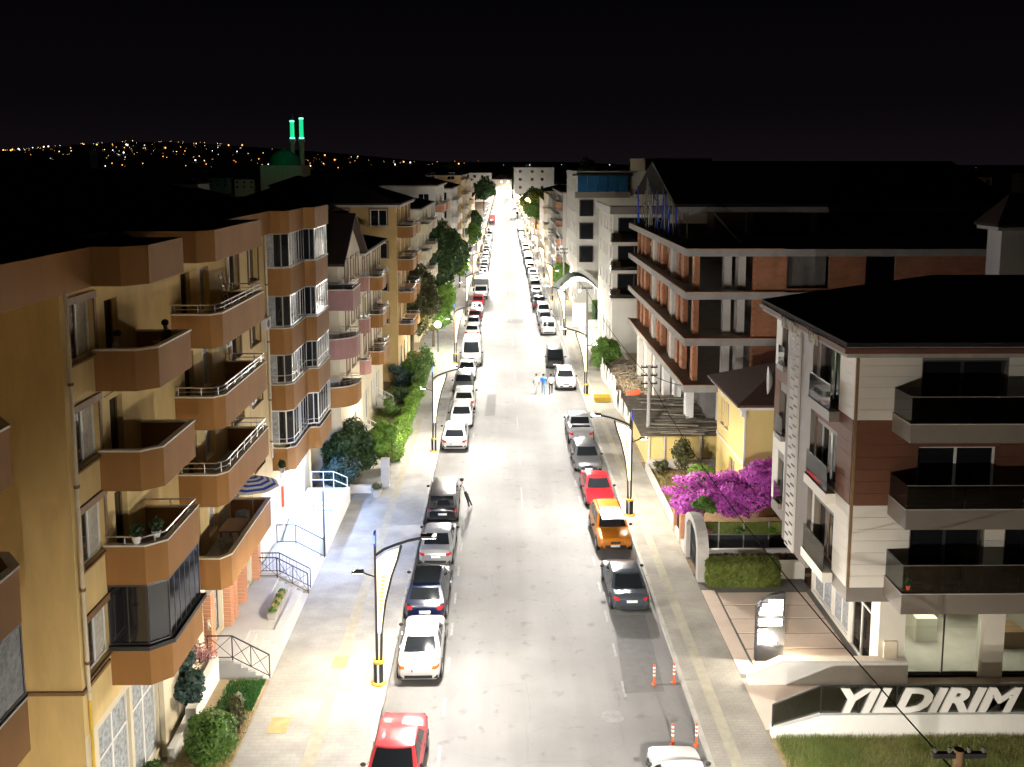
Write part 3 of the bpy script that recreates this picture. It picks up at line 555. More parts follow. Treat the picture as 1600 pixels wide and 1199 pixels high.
park('saloon', 'red', 5.70, 52.0, 'F', 'dark red old saloon facing the viewer behind the orange crossover')
park('hatchback', 'grey', 5.55, 58.3, 'F', 'dark grey hatchback facing the viewer behind the red saloon', rot=.03)
park('pickup', 'silver', 5.65, 64.4, 'R', 'silver pickup seen from behind, beyond the dark grey hatchback')
park('suv', 'white', 5.66, 80.5, 'F', 'white crossover facing the viewer beside three walking people')
park('minivan', 'black', 5.25, 89.4, 'F', 'black minivan facing the viewer beyond the walking people', rot=-.02)
park('minivan', 'white', 5.4, 107.4, 'R', 'white minivan seen from behind, first after the gap on the right kerb')
park('suv', 'silver', 5.35, 113.6, 'F', 'silver sport utility car, second after the gap on the right kerb')
park('minivan', 'white', 5.4, 119.6, 'F', 'white minivan facing the viewer, third after the gap on the right kerb')
park('pickup', 'slate', 5.15, 126.4, 'R', 'slate grey pickup, fourth after the gap on the right kerb')
park('hatchback', 'black', 5.1, 133.6, 'F', 'black hatchback, fifth after the gap on the right kerb')
# roof of the orange crossover and of the blue car
for o in bpy.data.objects:
    if o.parent is oc and o.name.startswith('body'): body_or = o
MB().grid(lambda u, v: (5.75+(2*u-1)*.62, 45.7+2.2+lerp(-.30, 1.52, v), 1.674-.02*(2*u-1)**4-.015*(2*v-1)**4), 6, 6).build('roof_panel', 'paint_silver', oc)
MB().grid(lambda u, v: (-3.40+(2*u-1)*.60, 38.4+2.2+lerp(-1.52, .30, v), 1.674-.02*(2*u-1)**4-.015*(2*v-1)**4), 6, 6).build('roof_panel', 'car_glass', bc)
rr2 = random.Random(5); yl = 146.5; i = 0
cols = ['white', 'white', 'silver', 'white', 'white', 'grey', 'white', 'silver', 'white', 'black', 'white', 'white', 'slate']
kinds = ['saloon', 'hatchback', 'suv', 'saloon', 'hatchback', 'minivan', 'saloon', 'suv']
while yl < 268:
    k = rr2.choice(kinds); c = cols[i % len(cols)]; f = rr2.choice('RF')
    park(k, c, -3.5+rr2.uniform(-.15, .1), yl, f, f'{c} {NM[k]} on the left kerb, {ORD[i]} beyond the box truck' if i else f'{c} {NM[k]} directly beyond the box truck'); yl += LEN[k]+rr2.uniform(.8, 1.8); i += 1
yl = 140.2; i = 0
while yl < 290:
    k = rr2.choice(kinds); c = cols[(i+4) % len(cols)]; f = rr2.choice('RF')
    park(k, c, 5.3+rr2.uniform(-.15, .15), yl, f, f'{c} {NM[k]} on the right kerb, {ORD[i]} beyond the black hatchback' if i else f'{c} {NM[k]} on the right kerb directly beyond the black hatchback'); yl += LEN[k]+rr2.uniform(.8, 2.2); i += 1
park('truck', 'red', -3.6, 318, 'R', 'red truck with red cargo box far down the left kerb', {'canvas_grey': 'paint_red'}, group='trucks'); park('suv', 'red', -3.7, 330, 'R', 'red car in front of the far red truck')
park('truck', 'beige', 3.9, 338, 'R', 'beige box truck seen from behind far down the right side', {'canvas_grey': 'paint_beige'}, group='trucks')
for i, (k, c, y) in enumerate([('van', 'white', 350), ('saloon', 'white', 360), ('suv', 'black', 368), ('hatchback', 'white', 377), ('saloon', 'silver', 386), ('minivan', 'white', 398), ('suv', 'white', 412)]):
    park(k, c, 5.3, y, 'FR'[i % 2], f'{c} {NM[k]} far down the right kerb, {ORD[i] if i else "first"} beyond the beige truck')
for k in PROTO:
    o = PROTO[k]
    for c in list(o.children_recursive): bpy.data.objects.remove(c)
    bpy.data.objects.remove(o)

# ================================================================= NEAR LEFT APARTMENT HOUSE
A = thing('apartment_building', 'large peach apartment house with brown balcony bands filling the left edge', 'building', (-16, 24, 0))
FX = -11.5
FLOORS = [5.95, 9.05, 11.87, 14.80]            # parapet tops of the four balcony storeys
def band(z): return z-1.16
sl = Plane((FX, 23.9), (FX, 54.0))
u = lambda y: y-23.9
ops = []
for z in FLOORS:
    ops += [(u(24.35), u(25.85), z-.10, z+1.50)]               # window beside the pipe
    ops += [(u(38.6), u(40.3), z-.15, z+1.45), (u(41.8), u(43.3), z-.15, z+1.45)]
    ops += [(u(26.6), u(27.5), z-.95, z+1.30), (u(33.0), u(34.0), z-.95, z+1.30), (u(35.0), u(36.2), z-.5, z+1.30)]
    ops += [(u(45.3), u(51.7), z-1.0, z+1.5)]
wall(A, 'wall', 'peach', sl, 4.3, 17.0, ops, .22)
for z in FLOORS:
    window(A, sl, u(24.35), u(25.85), z-.10, z+1.50, 'window_white', 'glass_room', 1, .16, 'wood_trim', 'wood_trim', curtain=['glass_room', 'curtain', 'glass_room'])
    for a in (38.6, 41.8): window(A, sl, u(a), u(a+1.6), z-.15, z+1.45, 'window_white', 'glass_room', 1, .16, 'wood_trim', 'wood_trim')
    window(A, sl, u(26.6), u(27.5), z-.95, z+1.30, 'wood_trim', 'glass_dark', 0, .18, None)
    window(A, sl, u(33.0), u(34.0), z-.95, z+1.30, 'wood_trim', 'glass_dark', 0, .18, None); window(A, sl, u(35.0), u(36.2), z-.5, z+1.30, 'window_white', 'curtain', 1, .18, None)
# wall that faces the viewer, return walls and the near wing
wall(A, 'wall', 'peach', Plane((-14.2, 23.9), (FX, 23.9)), -.05, 17.0); wall(A, 'wall', 'peach', Plane((-14.2, 8), (-14.2, 23.9)), 0, 17.0); wall(A, 'wall', 'peach', Plane((FX, 54.0), (-22, 54.0)), -.05, 17.0)
MB().box(-14.19, -11.42, 23.82, 23.895, 5.62, 5.72).build('ledge', 'wood_trim', A); MB().box(-11.498, -11.42, 23.9, 25.6, 5.62, 5.72).build('ledge', 'wood_trim', A)
# ground floor glazed shop at the near end
sg = Plane((FX-.05, 23.9), (FX-.05, 34.0)); wall(A, 'wall', 'cream', sg, -.05, 4.3, [(.9, 3.1, .5, 4.0), (3.3, 5.3, .5, 4.0)], .2)
for a, b in ((.9, 3.1), (3.3, 5.3)): window(A, sg, a, b, .5, 4.0, 'window_white', 'curtain_grey', 1, .12, None, transom=2.9, fw=.08)
MB().box(FX-.04, FX+.12, 29.3, 29.7, -.05, 4.3).build('pier', 'cream', A)
# rain pipes
for y, col in ((24.08, 'peach'), (44.6, 'peach'), (38.2, 'peach')):
    p = MB().tube((FX+.10, y, 5.6), (FX+.10, y, 16.9), .055, 8).build('rain_pipe', 'cream', A, 60)
    for z in (6.4, 8.5, 11.4, 14.2): MB().lathe([(.075, 0), (.085, .04), (.075, .08)], 8, (FX+.10, y, z)).build('pipe_collar', 'wood_trim', p)
MB().tube((FX+.10, 24.08, 5.6), (FX+.05, 24.2, 5.3), .055, 8).build('rain_pipe', 'cream', A); MB().tube((FX+.05, 24.2, 0), (FX+.05, 24.2, 5.3), .05, 8).build('gas_pipe', 'yellow_paint', A)
# balconies, three columns
C0 = [(-14.2, 12.0), (-10.3, 12.0), (-9.85, 12.5), (-9.85, 18.1), (-10.4, 18.75), (-14.2, 18.75)]
C1 = [(FX, 25.75), (-10.35, 25.75), (-9.85, 26.2), (-9.85, 28.95), (FX, 28.95)]
C2 = [(-13.4, 31.9), (-10.15, 31.9), (-9.85, 32.3), (-9.85, 38.0), (FX, 38.0)]
RAILS = {0: None, 1: None, 2: None, 3: None}
for i, z in enumerate(FLOORS):
    if i > 0: balcony(A, C0, z, band(z))
    balcony(A, C1, z, band(z), rail=.22 if i == 1 else None)
    balcony(A, C2, z, band(z), rail=[.0, .38, .30, .30][i] or None, post_gap=.9)
    # dark loggia back walls
MB().box(-16.5, -13.41, 28.96, 38.0, 4.3, 17.0).build('loggia_core', 'peach', A)
for i, z in enumerate(FLOORS):
    MB().box(-13.4, FX-.01, 28.96, 31.9, band(z)+.02, band(z)+.2).build('loggia_slab', 'concrete', A)
lg = Plane((-13.40, 28.96), (-13.40, 38.0))
# enclosed lowest balcony of the first column: smoked glass all round
def glazing(path, z0, z1, nper, m_glass, m_frame, nm='glazing', frame_top=True):
    g = MB().path([(x, y, z0+.04) for x, y in path], .045, 4); 
    if frame_top: g.path([(x, y, z1-.04) for x, y in path], .045, 4)
    f = g.build(nm, m_frame, A)
    for (a, b), n in zip(zip(path[:-1], path[1:]), nper):
        for i in range(n):
            p = [lerp(a[k], b[k], i/n) for k in (0, 1)]; q = [lerp(a[k], b[k], (i+1)/n) for k in (0, 1)]
            MB().tube((*p, z0), (*p, z1), .028, 4).build('mullion', m_frame, f)
            gm = m_glass[(i*3+n) % len(m_glass)] if isinstance(m_glass, list) else m_glass
            dx, dy = q[0]-p[0], q[1]-p[1]; l_ = math.hypot(dx, dy); nx, ny = dy/l_*.012, -dx/l_*.012
            MB().add([(p[0]+nx, p[1]+ny, z0), (q[0]+nx, q[1]+ny, z0), (q[0]+nx, q[1]+ny, z1), (p[0]+nx, p[1]+ny, z1), (p[0]-nx, p[1]-ny, z0), (q[0]-nx, q[1]-ny, z0), (q[0]-nx, q[1]-ny, z1), (p[0]-nx, p[1]-ny, z1)], [(0, 1, 2, 3), (5, 4, 7, 6)]).build('pane', gm, f)
        MB().tube((*b, z0), (*b, z1), .04, 4).build('mullion', m_frame, f)
    return f
glazing(off_path(C1, .05), FLOORS[0]+.06, band(FLOORS[1]), [2, 1, 6, 2], 'glass_dark', 'window_dark')
MB().ribbon(off_path(C1, -.12), .10, FLOORS[0]-.03, FLOORS[0]+.10).build('ledge', 'black_plastic', A)
glazing(off_path(C0, .05), FLOORS[1]+.06, band(FLOORS[2]), [2, 1, 5, 1, 2], ['curtain', 'curtain_grey'], 'window_dark')
# stepped glazed bay, fourth column
C3 = [(FX, 45.0), (-10.75, 45.0), (-10.4, 45.3), (-10.4, 48.6), (-10.15, 48.75), (-9.85, 48.75), (-9.85, 52.1), (FX, 52.1)]
for i, z in enumerate(FLOORS):
    m = 'brown_band'
    balcony(A, C3, z+(.18 if i == 3 else .12 if i else .0), band(z), m, rail=.42 if i < 2 else None, post_gap=.8)
    top = band(FLOORS[i+1]) if i < 3 else 16.7
    glazing(off_path(C3, .06), z+.2, top, [2, 1, 6, 1, 1, 5, 2], ['glass_dark', 'glass_dark', 'curtain_grey', 'glass_dark', 'glass_room'], 'window_white' if i < 1 else 'steel')
# roof band and soffit following the balconies, tiled roof behind
RP = [(-14.2, 8), (-11.2, 8.0), (-11.2, 25.2), (-10.4, 25.2), (-9.85, 25.8), (-9.85, 28.6), (-13.2, 28.6), (-13.2, 31.2), (-10.3, 31.2), (-9.85, 31.8), (-9.85, 37.9), (-11.2, 37.9), (-11.2, 44.7), (-10.7, 44.7), (-10.35, 45.2), (-10.35, 48.4), (-9.8, 48.6), (-9.8, 52.3), (-11.2, 54.2), (-22, 54.2)]
MB().ribbon(RP, .2, 16.70, 17.78).build('roof_band', 'brown_band', A); MB().prism(off_path(RP, .06)+[(-26, 54.1), (-26, 8.1)], 16.74, 16.9).build('soffit', 'peach', A)
MB().prism(off_path(RP, .15)+[(-26, 54.1), (-26, 8.1)], 17.3, 17.70).build('roof_deck', 'roof_tile', A)
rf = MB().add([(-13.3, 8, 17.73), (-13.3, 53.5, 17.73), (-26, 53.5, 17.73), (-26, 8, 17.73), (-19.0, 12, 20.7), (-19.0, 34, 20.7)], [(0, 1, 5, 4), (1, 2, 5), (2, 3, 4, 5), (3, 0, 4)]).build('roof', 'roof_tile', A)
MB().box(-19.5, -18.7, 42.6, 43.4, 18.5, 20.9).build('chimney', 'concrete_dark', rf)
MB().box(-22, -14.3, 24, 53.9, 0, 16.7).build('core', 'peach', A)
# air conditioners and a cable run on the facade
for y, z in ((40.9, 9.3), (43.9, 12.2), (37.4, 12.6), (31.0, 7.2)):
    ac = MB().box(FX+.02, FX+.32, y-.4, y+.4, z, z+.55).build('air_conditioner', 'white_paint', A); MB().lathe([(.2, 0), (.2, .012)], 14, (FX+.322, y-.08, z+.28), 'x').build('fan_grille', 'concrete_dark', ac); MB().tube((FX+.05, y+.42, z+.1), (FX+.05, y+.42, z-1.2), .02, 5).build('hose', 'white_paint', ac)
MB().path([(FX+.03, 26.2+i*1.2, 13.35+.06*math.sin(i*2.1)) for i in range(10)], .012, 4).build('wall_cable', 'black_plastic', A)
# shop fronts under the balconies: brick piers, glass, lit fascia
sp = Plane((-11.62, 34.0), (-11.62, 54.0)); v = lambda y: y-34.0
sh = [(v(34.7), v(36.6), .95, 3.3), (v(37.9), v(38.6), .95, 3.3), (v(39.4), v(40.9), .95, 3.3), (v(47.0), v(48.3), .95, 3.4), (v(48.6), v(52.6), .95, 3.6)]
wall(A, 'wall', 'warm_white', sp, -.05, 4.65, sh, .25)
for a, b, c, d in sh[:3]: window(A, sp, a, b, c, d, 'window_dark', 'curtain_grey', 0, .2, None)
for a, b, c, d in sh[3:]: window(A, sp, a, b, c, d, 'window_white', 'lit_window', 3 if b-a > 2 else 1, .2, None, transom=2.9)
bk = MB().box(0, .30, 0, .22, 0, .065).build('brick', 'brick_orange', A)
for y in (34.2, 36.7, 37.3, 38.75, 41.1):
    pier = MB().box(-11.60, -11.34, y+.03, y+.47, .9, 3.5).build('pier', 'concrete_pale', A)
    for r_ in range(31):
        for q in range(2):
            c = bk.copy(); COL.objects.link(c); c.parent = pier; c.location = (-11.615, y+.25*q+(.0 if r_ % 2 else .02), .905+r_*.083)
bpy.data.objects.remove(bk)
text_mesh('shop_letter', 'R', .55, 'curtain', A, (-11.3, 33.7, 2.3), (R(90), 0, R(90)), .03)
MB().box(-11.60, -11.46, 46.9, 52.9, 3.7, 4.05).build('fascia_box', 'window_white', A)
MB().box(-11.45, -11.38, 47.0, 52.8, 3.66, 3.76).build('led_strip', 'blue_led', A)
MB().box(-11.45, -11.33, 46.3, 46.5, 2.4, 3.5).build('red_sign', 'orange_plastic', A)
l = bpy.data.lights.new('shop_light', 'AREA'); l.shape = 'RECTANGLE'; l.size = .3; l.size_y = 5.6; l.energy = 400; l.color = (.34, .52, 1.0); o = bpy.data.objects.new('shop_light', l); COL.objects.link(o); o.parent = A; o.location = Vector((-11.30, 49.9, 3.62))-Vector((-16, 24, 0)); o.rotation_euler = (0, R(-28), 0)

# ---- terraces and stairs in front of the shops
T = thing('shop_terrace', 'pale stone terrace with planter in front of the brick shop piers', 'terrace', (-10.4, 37, .1))
MB().box(-11.55, -10.45, 34.0, 41.3, .0, .90).build('floor', 'stone_terrace', T); MB().box(-10.45, -9.06, 36.4, 39.6, .0, .897).build('floor', 'stone_terrace', T)
MB().box(-9.42, -9.055, 36.4, 39.6, .9, 1.0).build('edge_wall', 'stone_terrace', T)
def steps(par, ya, yb, n=5, x0=-10.45, x1=-9.06, top=.9):
    for i in range(n):
        a = lerp(x0, x1, i/n); b = lerp(x0, x1, (i+1)/n); z = top-(i+1)*top/(n+1)+.02*0; MB().box(a, b, ya, yb, .0, z).build('step', 'stone_terrace', par)
steps(T, 34.0, 36.39); steps(T, 39.61, 41.3)
T2 = thing('shop_terrace', 'middle stone stair between two black barred railings by the left shops', 'terrace', (-10.4, 43, .1))
MB().box(-11.55, -10.45, 41.7, 45.3, .0, .95).build('floor', 'stone_terrace', T2); steps(T2, 41.7, 45.3, 5, top=.95)
T3 = thing('shop_terrace', 'blue lit ramp and platform in front of the glowing shop', 'terrace', (-10.4, 49, .1))
MB().box(-11.55, -9.30, 48.6, 53.2, .0, 1.0).build('floor', 'stone_terrace', T3)
MB().add([(-11.55, 45.7, .15), (-9.3, 45.7, .15), (-9.3, 48.59, 1.0), (-11.55, 48.59, 1.0), (-11.55, 45.7, 0), (-9.3, 45.7, 0), (-9.3, 48.59, 0), (-11.55, 48.59, 0)], [(0, 1, 2, 3), (0, 4, 5, 1), (1, 5, 6, 2), (2, 6, 7, 3)]).build('ramp', 'stone_terrace', T3)
MB().box(-9.29, -9.055, 45.7, 53.2, .0, 1.06).build('side_wall', 'white_paint', T3)
for x, y in ((-9.9, 49.9), (-9.9, 51.2)): MB().box(x-.1, x+.1, y, y+.9, 1.0, 1.02).build('mat', 'concrete', T3)
def stair_rail(label, y, cross, z=.9, x0=-11.45, xm=-10.5, x1=-9.08, m='iron'):
    t = thing('stair_railing', label, 'railing', (x1, y, .1), 'railings on the shop stairs')
    H_ = 1.0; p = [(x0, y, z), (xm, y, z), (x1, y, .12)]
    MB().path([(a, b, c+H_) for a, b, c in p], .028, 6).build('hand_rail', m, t); MB().path([(a, b, c+.12) for a, b, c in p], .02, 5).build('bottom_rail', m, t)
    for a, b, c in p: MB().tube((a, b, c-.02), (a, b, c+H_), .026, 6).build('post', m, t)
    for (a, b) in ((p[0], p[1]), (p[1], p[2])):
        if cross:
            n = 1 if a is p[0] else 2
            for i in range(n):
                q0 = [lerp(a[k], b[k], i/n) for k in range(3)]; q1 = [lerp(a[k], b[k], (i+1)/n) for k in range(3)]
                MB().tube((q0[0], y, q0[2]+.12), (q1[0], y, q1[2]+H_), .012, 5).build('cross_bar', m, t); MB().tube((q0[0], y, q0[2]+H_), (q1[0], y, q1[2]+.12), .012, 5).build('cross_bar', m, t)
                if i: MB().tube((q0[0], y, q0[2]+.1), (q0[0], y, q0[2]+H_), .018, 5).build('post', m, t)
        else:
            n = 6 if a is p[0] else 9
            for i in range(1, n):
                q = [lerp(a[k], b[k], i/n) for k in range(3)]; MB().tube((q[0], y, q[2]+.12), (q[0], y, q[2]+H_), .010, 4).build('bar', m, t)
stair_rail('black railing with crossed bars at the near end of the pale terrace', 34.05, True); stair_rail('black railing with crossed bars at the far end of the pale terrace', 41.25, True)
stair_rail('black railing with upright bars on the near side of the middle stair', 41.78, False); stair_rail('black railing with upright bars on the far side of the middle stair', 45.2, False)
t = thing('platform_railing', 'white tube railing at the far edge of the blue lit platform', 'railing', (-10, 53.1, 1.0))
for z in (1.5, 2.0): MB().path([(-11.3, 53.1, z), (-10.0, 53.1, z), (-9.2, 53.1, z-.35)], .025, 6).build('rail', 'white_paint', t)
for x in (-11.3, -10.6, -10.0, -9.2): MB().tube((x, 53.1, 1.0), (x, 53.1, 2.0 if x < -9.5 else 1.65), .025, 6).build('post', 'white_paint', t)
t = thing('platform_railing', 'thin dark railing across the middle of the blue lit platform', 'railing', (-10, 48.7, 1.0))
for z in (1.3, 1.6, 1.9): MB().tube((-10.3, 48.7, z), (-9.3, 48.7, z), .018, 5).build('rail', 'iron', t)
for x in (-10.3, -9.3): MB().tube((x, 48.7, 1.0), (x, 48.7, 1.9), .02, 5).build('post', 'iron', t)
t = thing('light_box_sign', 'glowing white light box sign on a black post by the pavement', 'sign', (-9.12, 45.5, .13))
MB().tube((-9.12, 45.5, .13), (-9.12, 45.5, 3.55), .05, 8).build('post', 'iron', t); MB().box(-9.02, -8.2, 45.42, 45.58, 2.7, 3.5).build('light_box', 'sign_white', t); MB().box(-9.08, -9.021, 45.45, 45.55, 2.75, 3.45).build('bracket', 'iron', t)
l = bpy.data.lights.new('sign_light', 'POINT'); l.energy = 430; l.color = (.42, .55, 1.0); l.shadow_soft_size = .4; o = bpy.data.objects.new('sign_light', l); COL.objects.link(o); o.parent = t; o.location = (.75, -.45, 2.95)
# planter
t = thing('planter', 'long grey planter with yellow and green plants on the pale terrace', 'planter', (-9.75, 38, .9))
MB().add([(x, y, z) for z, e_ in ((.9, .0), (1.2, .05)) for x, y in ((-9.9-e_, 37.2-e_), (-9.62+e_, 37.2-e_), (-9.62+e_, 39.4+e_), (-9.9-e_, 39.4+e_))], [(0, 3, 2, 1), (4, 5, 6, 7), (0, 1, 5, 4), (1, 2, 6, 5), (2, 3, 7, 6), (3, 0, 4, 7)]).build('trough', 'concrete', t)
PLANTER = t
# parasol, table and chairs on the second-floor terrace
t = thing('parasol', 'blue and white striped parasol open on a left balcony', 'parasol', (-10.4, 37.0, 4.95))
MB().tube((-10.35, 37.1, 5.0), (-10.35, 37.1, 7.2), .02, 6).build('pole', 'steel', t)
for k in range(9):
    r0, r1 = 1.12*(k/9), 1.12*((k+1)/9); z0, z1 = 7.25-.42*(k/9)**1.5, 7.25-.42*((k+1)/9)**1.5
    MB().add([(-10.35+max(r0, .01)*math.cos(a*math.pi/4), 37.1+max(r0, .01)*math.sin(a*math.pi/4), z0) for a in range(8)]+[(-10.35+r1*math.cos(a*math.pi/4), 37.1+r1*math.sin(a*math.pi/4), z1) for a in range(8)], [(i, 8+i, 8+(i+1) % 8, (i+1) % 8) for i in range(8)]).build('canopy_stripe', 'blue_panel' if k % 2 else 'white_paint', t)
t = thing('balcony_table', 'dark wooden table under the striped parasol', 'table', (-10.7, 35.6, 5.05))
MB().box(-11.15, -10.25, 34.9, 36.3, 5.72, 5.77).build('table_top', 'wood_trim', t)
for x in (-11.05, -10.35):
    for y in (35.0, 36.2): MB().box(x-.03, x+.03, y-.03, y+.03, 5.02, 5.72).build('leg', 'wood_trim', t)
for i, (x, y, lb) in enumerate([(-10.7, 34.35, 'grey chair at the near end of the balcony table'), (-10.7, 36.75, 'grey round chair between balcony table and parasol')]):
    c = thing('balcony_chair', lb, 'chair', (x, y, 5.02)); MB().lathe([(.27, .40), (.28, .45)], 12, (x, y, 5.02)).build('seat', 'curtain_grey', c)
    s_ = 1 if i else -1
    MB().grid(lambda a, b: (x+.3*math.cos(a*math.pi), y+s_*.3*math.sin(a*math.pi), 5.45+.4*b), 8, 1).build('backrest', 'curtain_grey', c)
    for a in range(4): MB().tube((x+.2*math.cos(a*1.57+.78), y+.2*math.sin(a*1.57+.78), 5.02), (x+.18*math.cos(a*1.57+.78), y+.18*math.sin(a*1.57+.78), 5.42), .015, 5).build('leg', 'iron', c)

# ================================================================= WHITE MODERN BUILDING ON THE RIGHT
F = thing('modern_building', 'white and brown clad modern building with glass balconies on the right', 'building', (16, 36, 0))
FY, FXR = 31.5, 12.3
ZF = [4.97, 8.02, 11.12, 13.45]
fp = Plane((FXR, FY), (27, FY)); sp_ = Plane((FXR, 40.8), (FXR, FY))      # viewer side, street side
uf = lambda x: x-FXR
us_ = lambda y: 40.8-y
BM = ['white_panel', 'brown_panel', 'white_panel']
fops = [[(uf(14.5), uf(17.1), 5.0, 7.45), (uf(17.9), uf(20.6), 5.0, 7.45)], [(uf(14.62), uf(17.42), 8.05, 10.15), (uf(18.4), uf(20.8), 8.05, 10.15)], [(uf(14.62), uf(17.57), 11.15, 13.25), (uf(18.6), uf(21), 11.15, 13.25)]]
sops = []
for i, z in enumerate(ZF[:3]): sops.append([(us_(35.1), us_(33.0), z-.02+(.0 if i else .0), z+2.05), (us_(39.95), us_(39.15), z+.3, z+2.1)])
def boards(par, pl, z0, z1, ops, m, u0, u1, h=.415):
    """cladding boards laid one by one, cut round the openings"""
    n = round((z1-z0)/h); h = (z1-z0)/n; g = .007
    for r_ in range(n):
        a, b = z0+r_*h, z0+(r_+1)*h; cuts = sorted([(o[0]-.05, o[1]+.05) for o in ops if o[2] < b-.05 and o[3] > a+.05]); u = u0
        for c in cuts+[(u1, u1)]:
            if c[0]-u > .12: pbox(MB(), pl, u, min(c[0], u1), .002, .03, a+g, b-g*.2).build('cladding_board', m, par)
            u = max(u, c[1])
for i in range(3):
    fo, so = fops[i], sops[i]
    w1 = wall(F, 'wall', 'grey_panel' if i != 1 else 'brown_panel', fp, ZF[i], ZF[i+1], fo, .25); w2 = wall(F, 'wall', 'grey_panel', sp_, ZF[i], ZF[i+1], so, .25)
    boards(w1, fp, ZF[i], ZF[i+1], fo, BM[i], .10, 9.5)
    boards(w2, sp_, ZF[i], ZF[i+1], so, BM[i], us_(33.1) if i == 2 else us_(35.3), us_(FY)-.03); boards(w2, sp_, ZF[i], ZF[i+1], so, BM[i] if i else BM[i], .0, us_(38.7), .62)
    for o in fo: window(F, fp, *o[:4], 'window_dark' if i != 1 else 'window_white', 'glass_dark', 1, .2, None, fw=.09)
    for o in so[:1]: window(F, sp_, *o[:4], 'window_dark' if i == 2 else 'window_white' if i == 1 else 'wood_trim', 'glass_dark', 1, .2, None, fw=.08)
    for o in so[1:]: window(F, sp_, *o[:4], 'window_dark', 'glass_dark', 0, .2, None)
    # french balcony ledge and glass
    z = ZF[i]-.05
    s_ = pbox(MB(), sp_, us_(35.3), us_(32.8), .035, .42, z-.38, z).build('ledge', 'grey_panel' if i == 2 else 'white_panel', F); pbox(MB(), sp_, us_(35.2), us_(32.9), .36, .375, z, z+.95).build('glass', 'smoked_glass', s_); pbox(MB(), sp_, us_(35.2), us_(32.9), .345, .39, z+.95, z+.99).build('rail', 'window_dark', s_)
    s_ = pbox(MB(), sp_, us_(40.0), us_(39.1), .035, .22, z+.05, z+.28).build('ledge', 'grey_panel', F); pbox(MB(), sp_, us_(39.98), us_(39.12), .17, .18, z+.28, z+1.1).build('glass', 'smoked_glass', s_)
pbox(MB(), fp, 0, .09, .0, .035, ZF[0], ZF[3]).build('corner_trim', 'wood_trim', F)
# grey pilaster with ornamental light strip
pbox(MB(), sp_, us_(38.6), us_(35.5), .002, .16, 3.9, 13.4).build('pilaster', 'grey_panel', F)
st = pbox(MB(), sp_, us_(38.0), us_(36.9), .161, .24, 3.9, 13.3).build('ornament_strip', 'concrete_pale', F)
zz = 4.0
while zz < 13.1:
    a = MB(); pbox(a, sp_, us_(37.9), us_(37.5), .241, .26, zz, zz+.07); a.build('ornament_bar', 'iron', st); a = MB(); pbox(a, sp_, us_(37.4), us_(37.0), .241, .26, zz+.2, zz+.27); a.build('ornament_bar', 'iron', st); zz += .42
# slab under the upper floors, block core, eaves, roof
MB().box(FXR+.001, 27, FY+.001, 40.79, 4.42, 4.969).build('slab', 'grey_panel', F); MB().box(FXR+.3, 26.9, FY+.3, 40.5, 5.0, 13.4).build('core', 'concrete_dark', F)
MB().box(11.75, 27.5, 30.95, 41.3, 13.46, 13.62).build('eaves', 'concrete', F); MB().box(11.62, 27.6, 30.82, 41.4, 13.621, 13.80).build('gutter', 'brown_panel', F); MB().box(11.68, 27.55, 30.88, 41.36, 13.801, 13.84).build('drip_edge', 'concrete_pale', F)
hip_roof(F, 11.7, 27.5, 30.9, 41.3, 13.99, 1.7, 'roof_dark')
text_mesh('fascia_letters', 'YILDIRIM', .62, 'curtain', F, (11.60, 38.0, 13.35), (R(90), 0, R(-90)), .03, sx=.85); text_mesh('fascia_letters', 'YAPI', .62, 'curtain', F, (11.60, 34.6, 13.35), (R(90), 0, R(-90)), .03, sx=.85)
# balconies towards the viewer
for i, (zs_, ze, zg) in enumerate([(4.70, 5.42, 6.42), (7.72, 8.42, 9.24), (10.74, 11.38, 12.3)]):
    pth = [(13.62, FY), (13.62, 30.0), (22, 30.0), (22, FY)]
    s_ = MB().box(13.66, 22, 30.04, FY-.04, zs_+.01, zs_+.25).build('balcony', 'grey_panel', F); MB().ribbon(pth, .12, zs_+.001, ze).build('parapet', 'grey_panel', s_)
    MB().ribbon(off_path(pth, -.02), .16, ze+.001, ze+.03).build('coping', 'concrete_pale', s_)
    for a, b in ((13.66, 15.6), (15.62, 17.6), (17.62, 19.6), (19.62, 21.9)): MB().box(a, b, 30.04, 30.055, ze+.03, zg).build('glass', 'smoked_glass', s_)
    MB().box(13.655, 13.67, 30.06, FY-.05, ze+.03, zg).build('glass', 'smoked_glass', s_); MB().box(13.65, 22, 30.03, 30.065, zg, zg+.03).build('rail', 'grey_panel', s_)
# ground floor: glazed sides, columns, showroom with its lamp
gs = Plane((14.5, 41.4), (14.5, 34.2)); gf = Plane((15.55, 34.2), (24, 34.2))
wall(F, 'wall', 'white_wall', gs, -.05, 4.42, [(.3, 2.6, .3, 3.4), (2.8, 4.6, .3, 3.4), (4.9, 6.9, .12, 3.2)], .12)
for a, b in ((.3, 2.6), (2.8, 4.6)): window(F, gs, a, b, .3, 3.4, 'window_white', 'curtain_grey', 1, .08, None)
d_ = window(F, gs, 4.9, 6.9, .12, 3.2, 'window_white', 'clear_glass', 1, .06, None, transom=2.4); d_.name = 'door'
for uu in (5.8, 6.0): MB().tube(gs.pt(uu, .05, .9), gs.pt(uu, .05, 1.7), .02, 6).build('handle', 'iron', d_)
MB().box(14.52, 15.54, 33.75, 34.35, -.05, 4.419).build('column', 'white_panel', F); MB().box(18.7, 19.5, 33.9, 34.4, -.05, 4.418).build('column', 'white_panel', F); MB().box(14.7, 15.2, 33.60, 33.74, 1.0, 1.75).build('meter_box', 'warm_white', F)
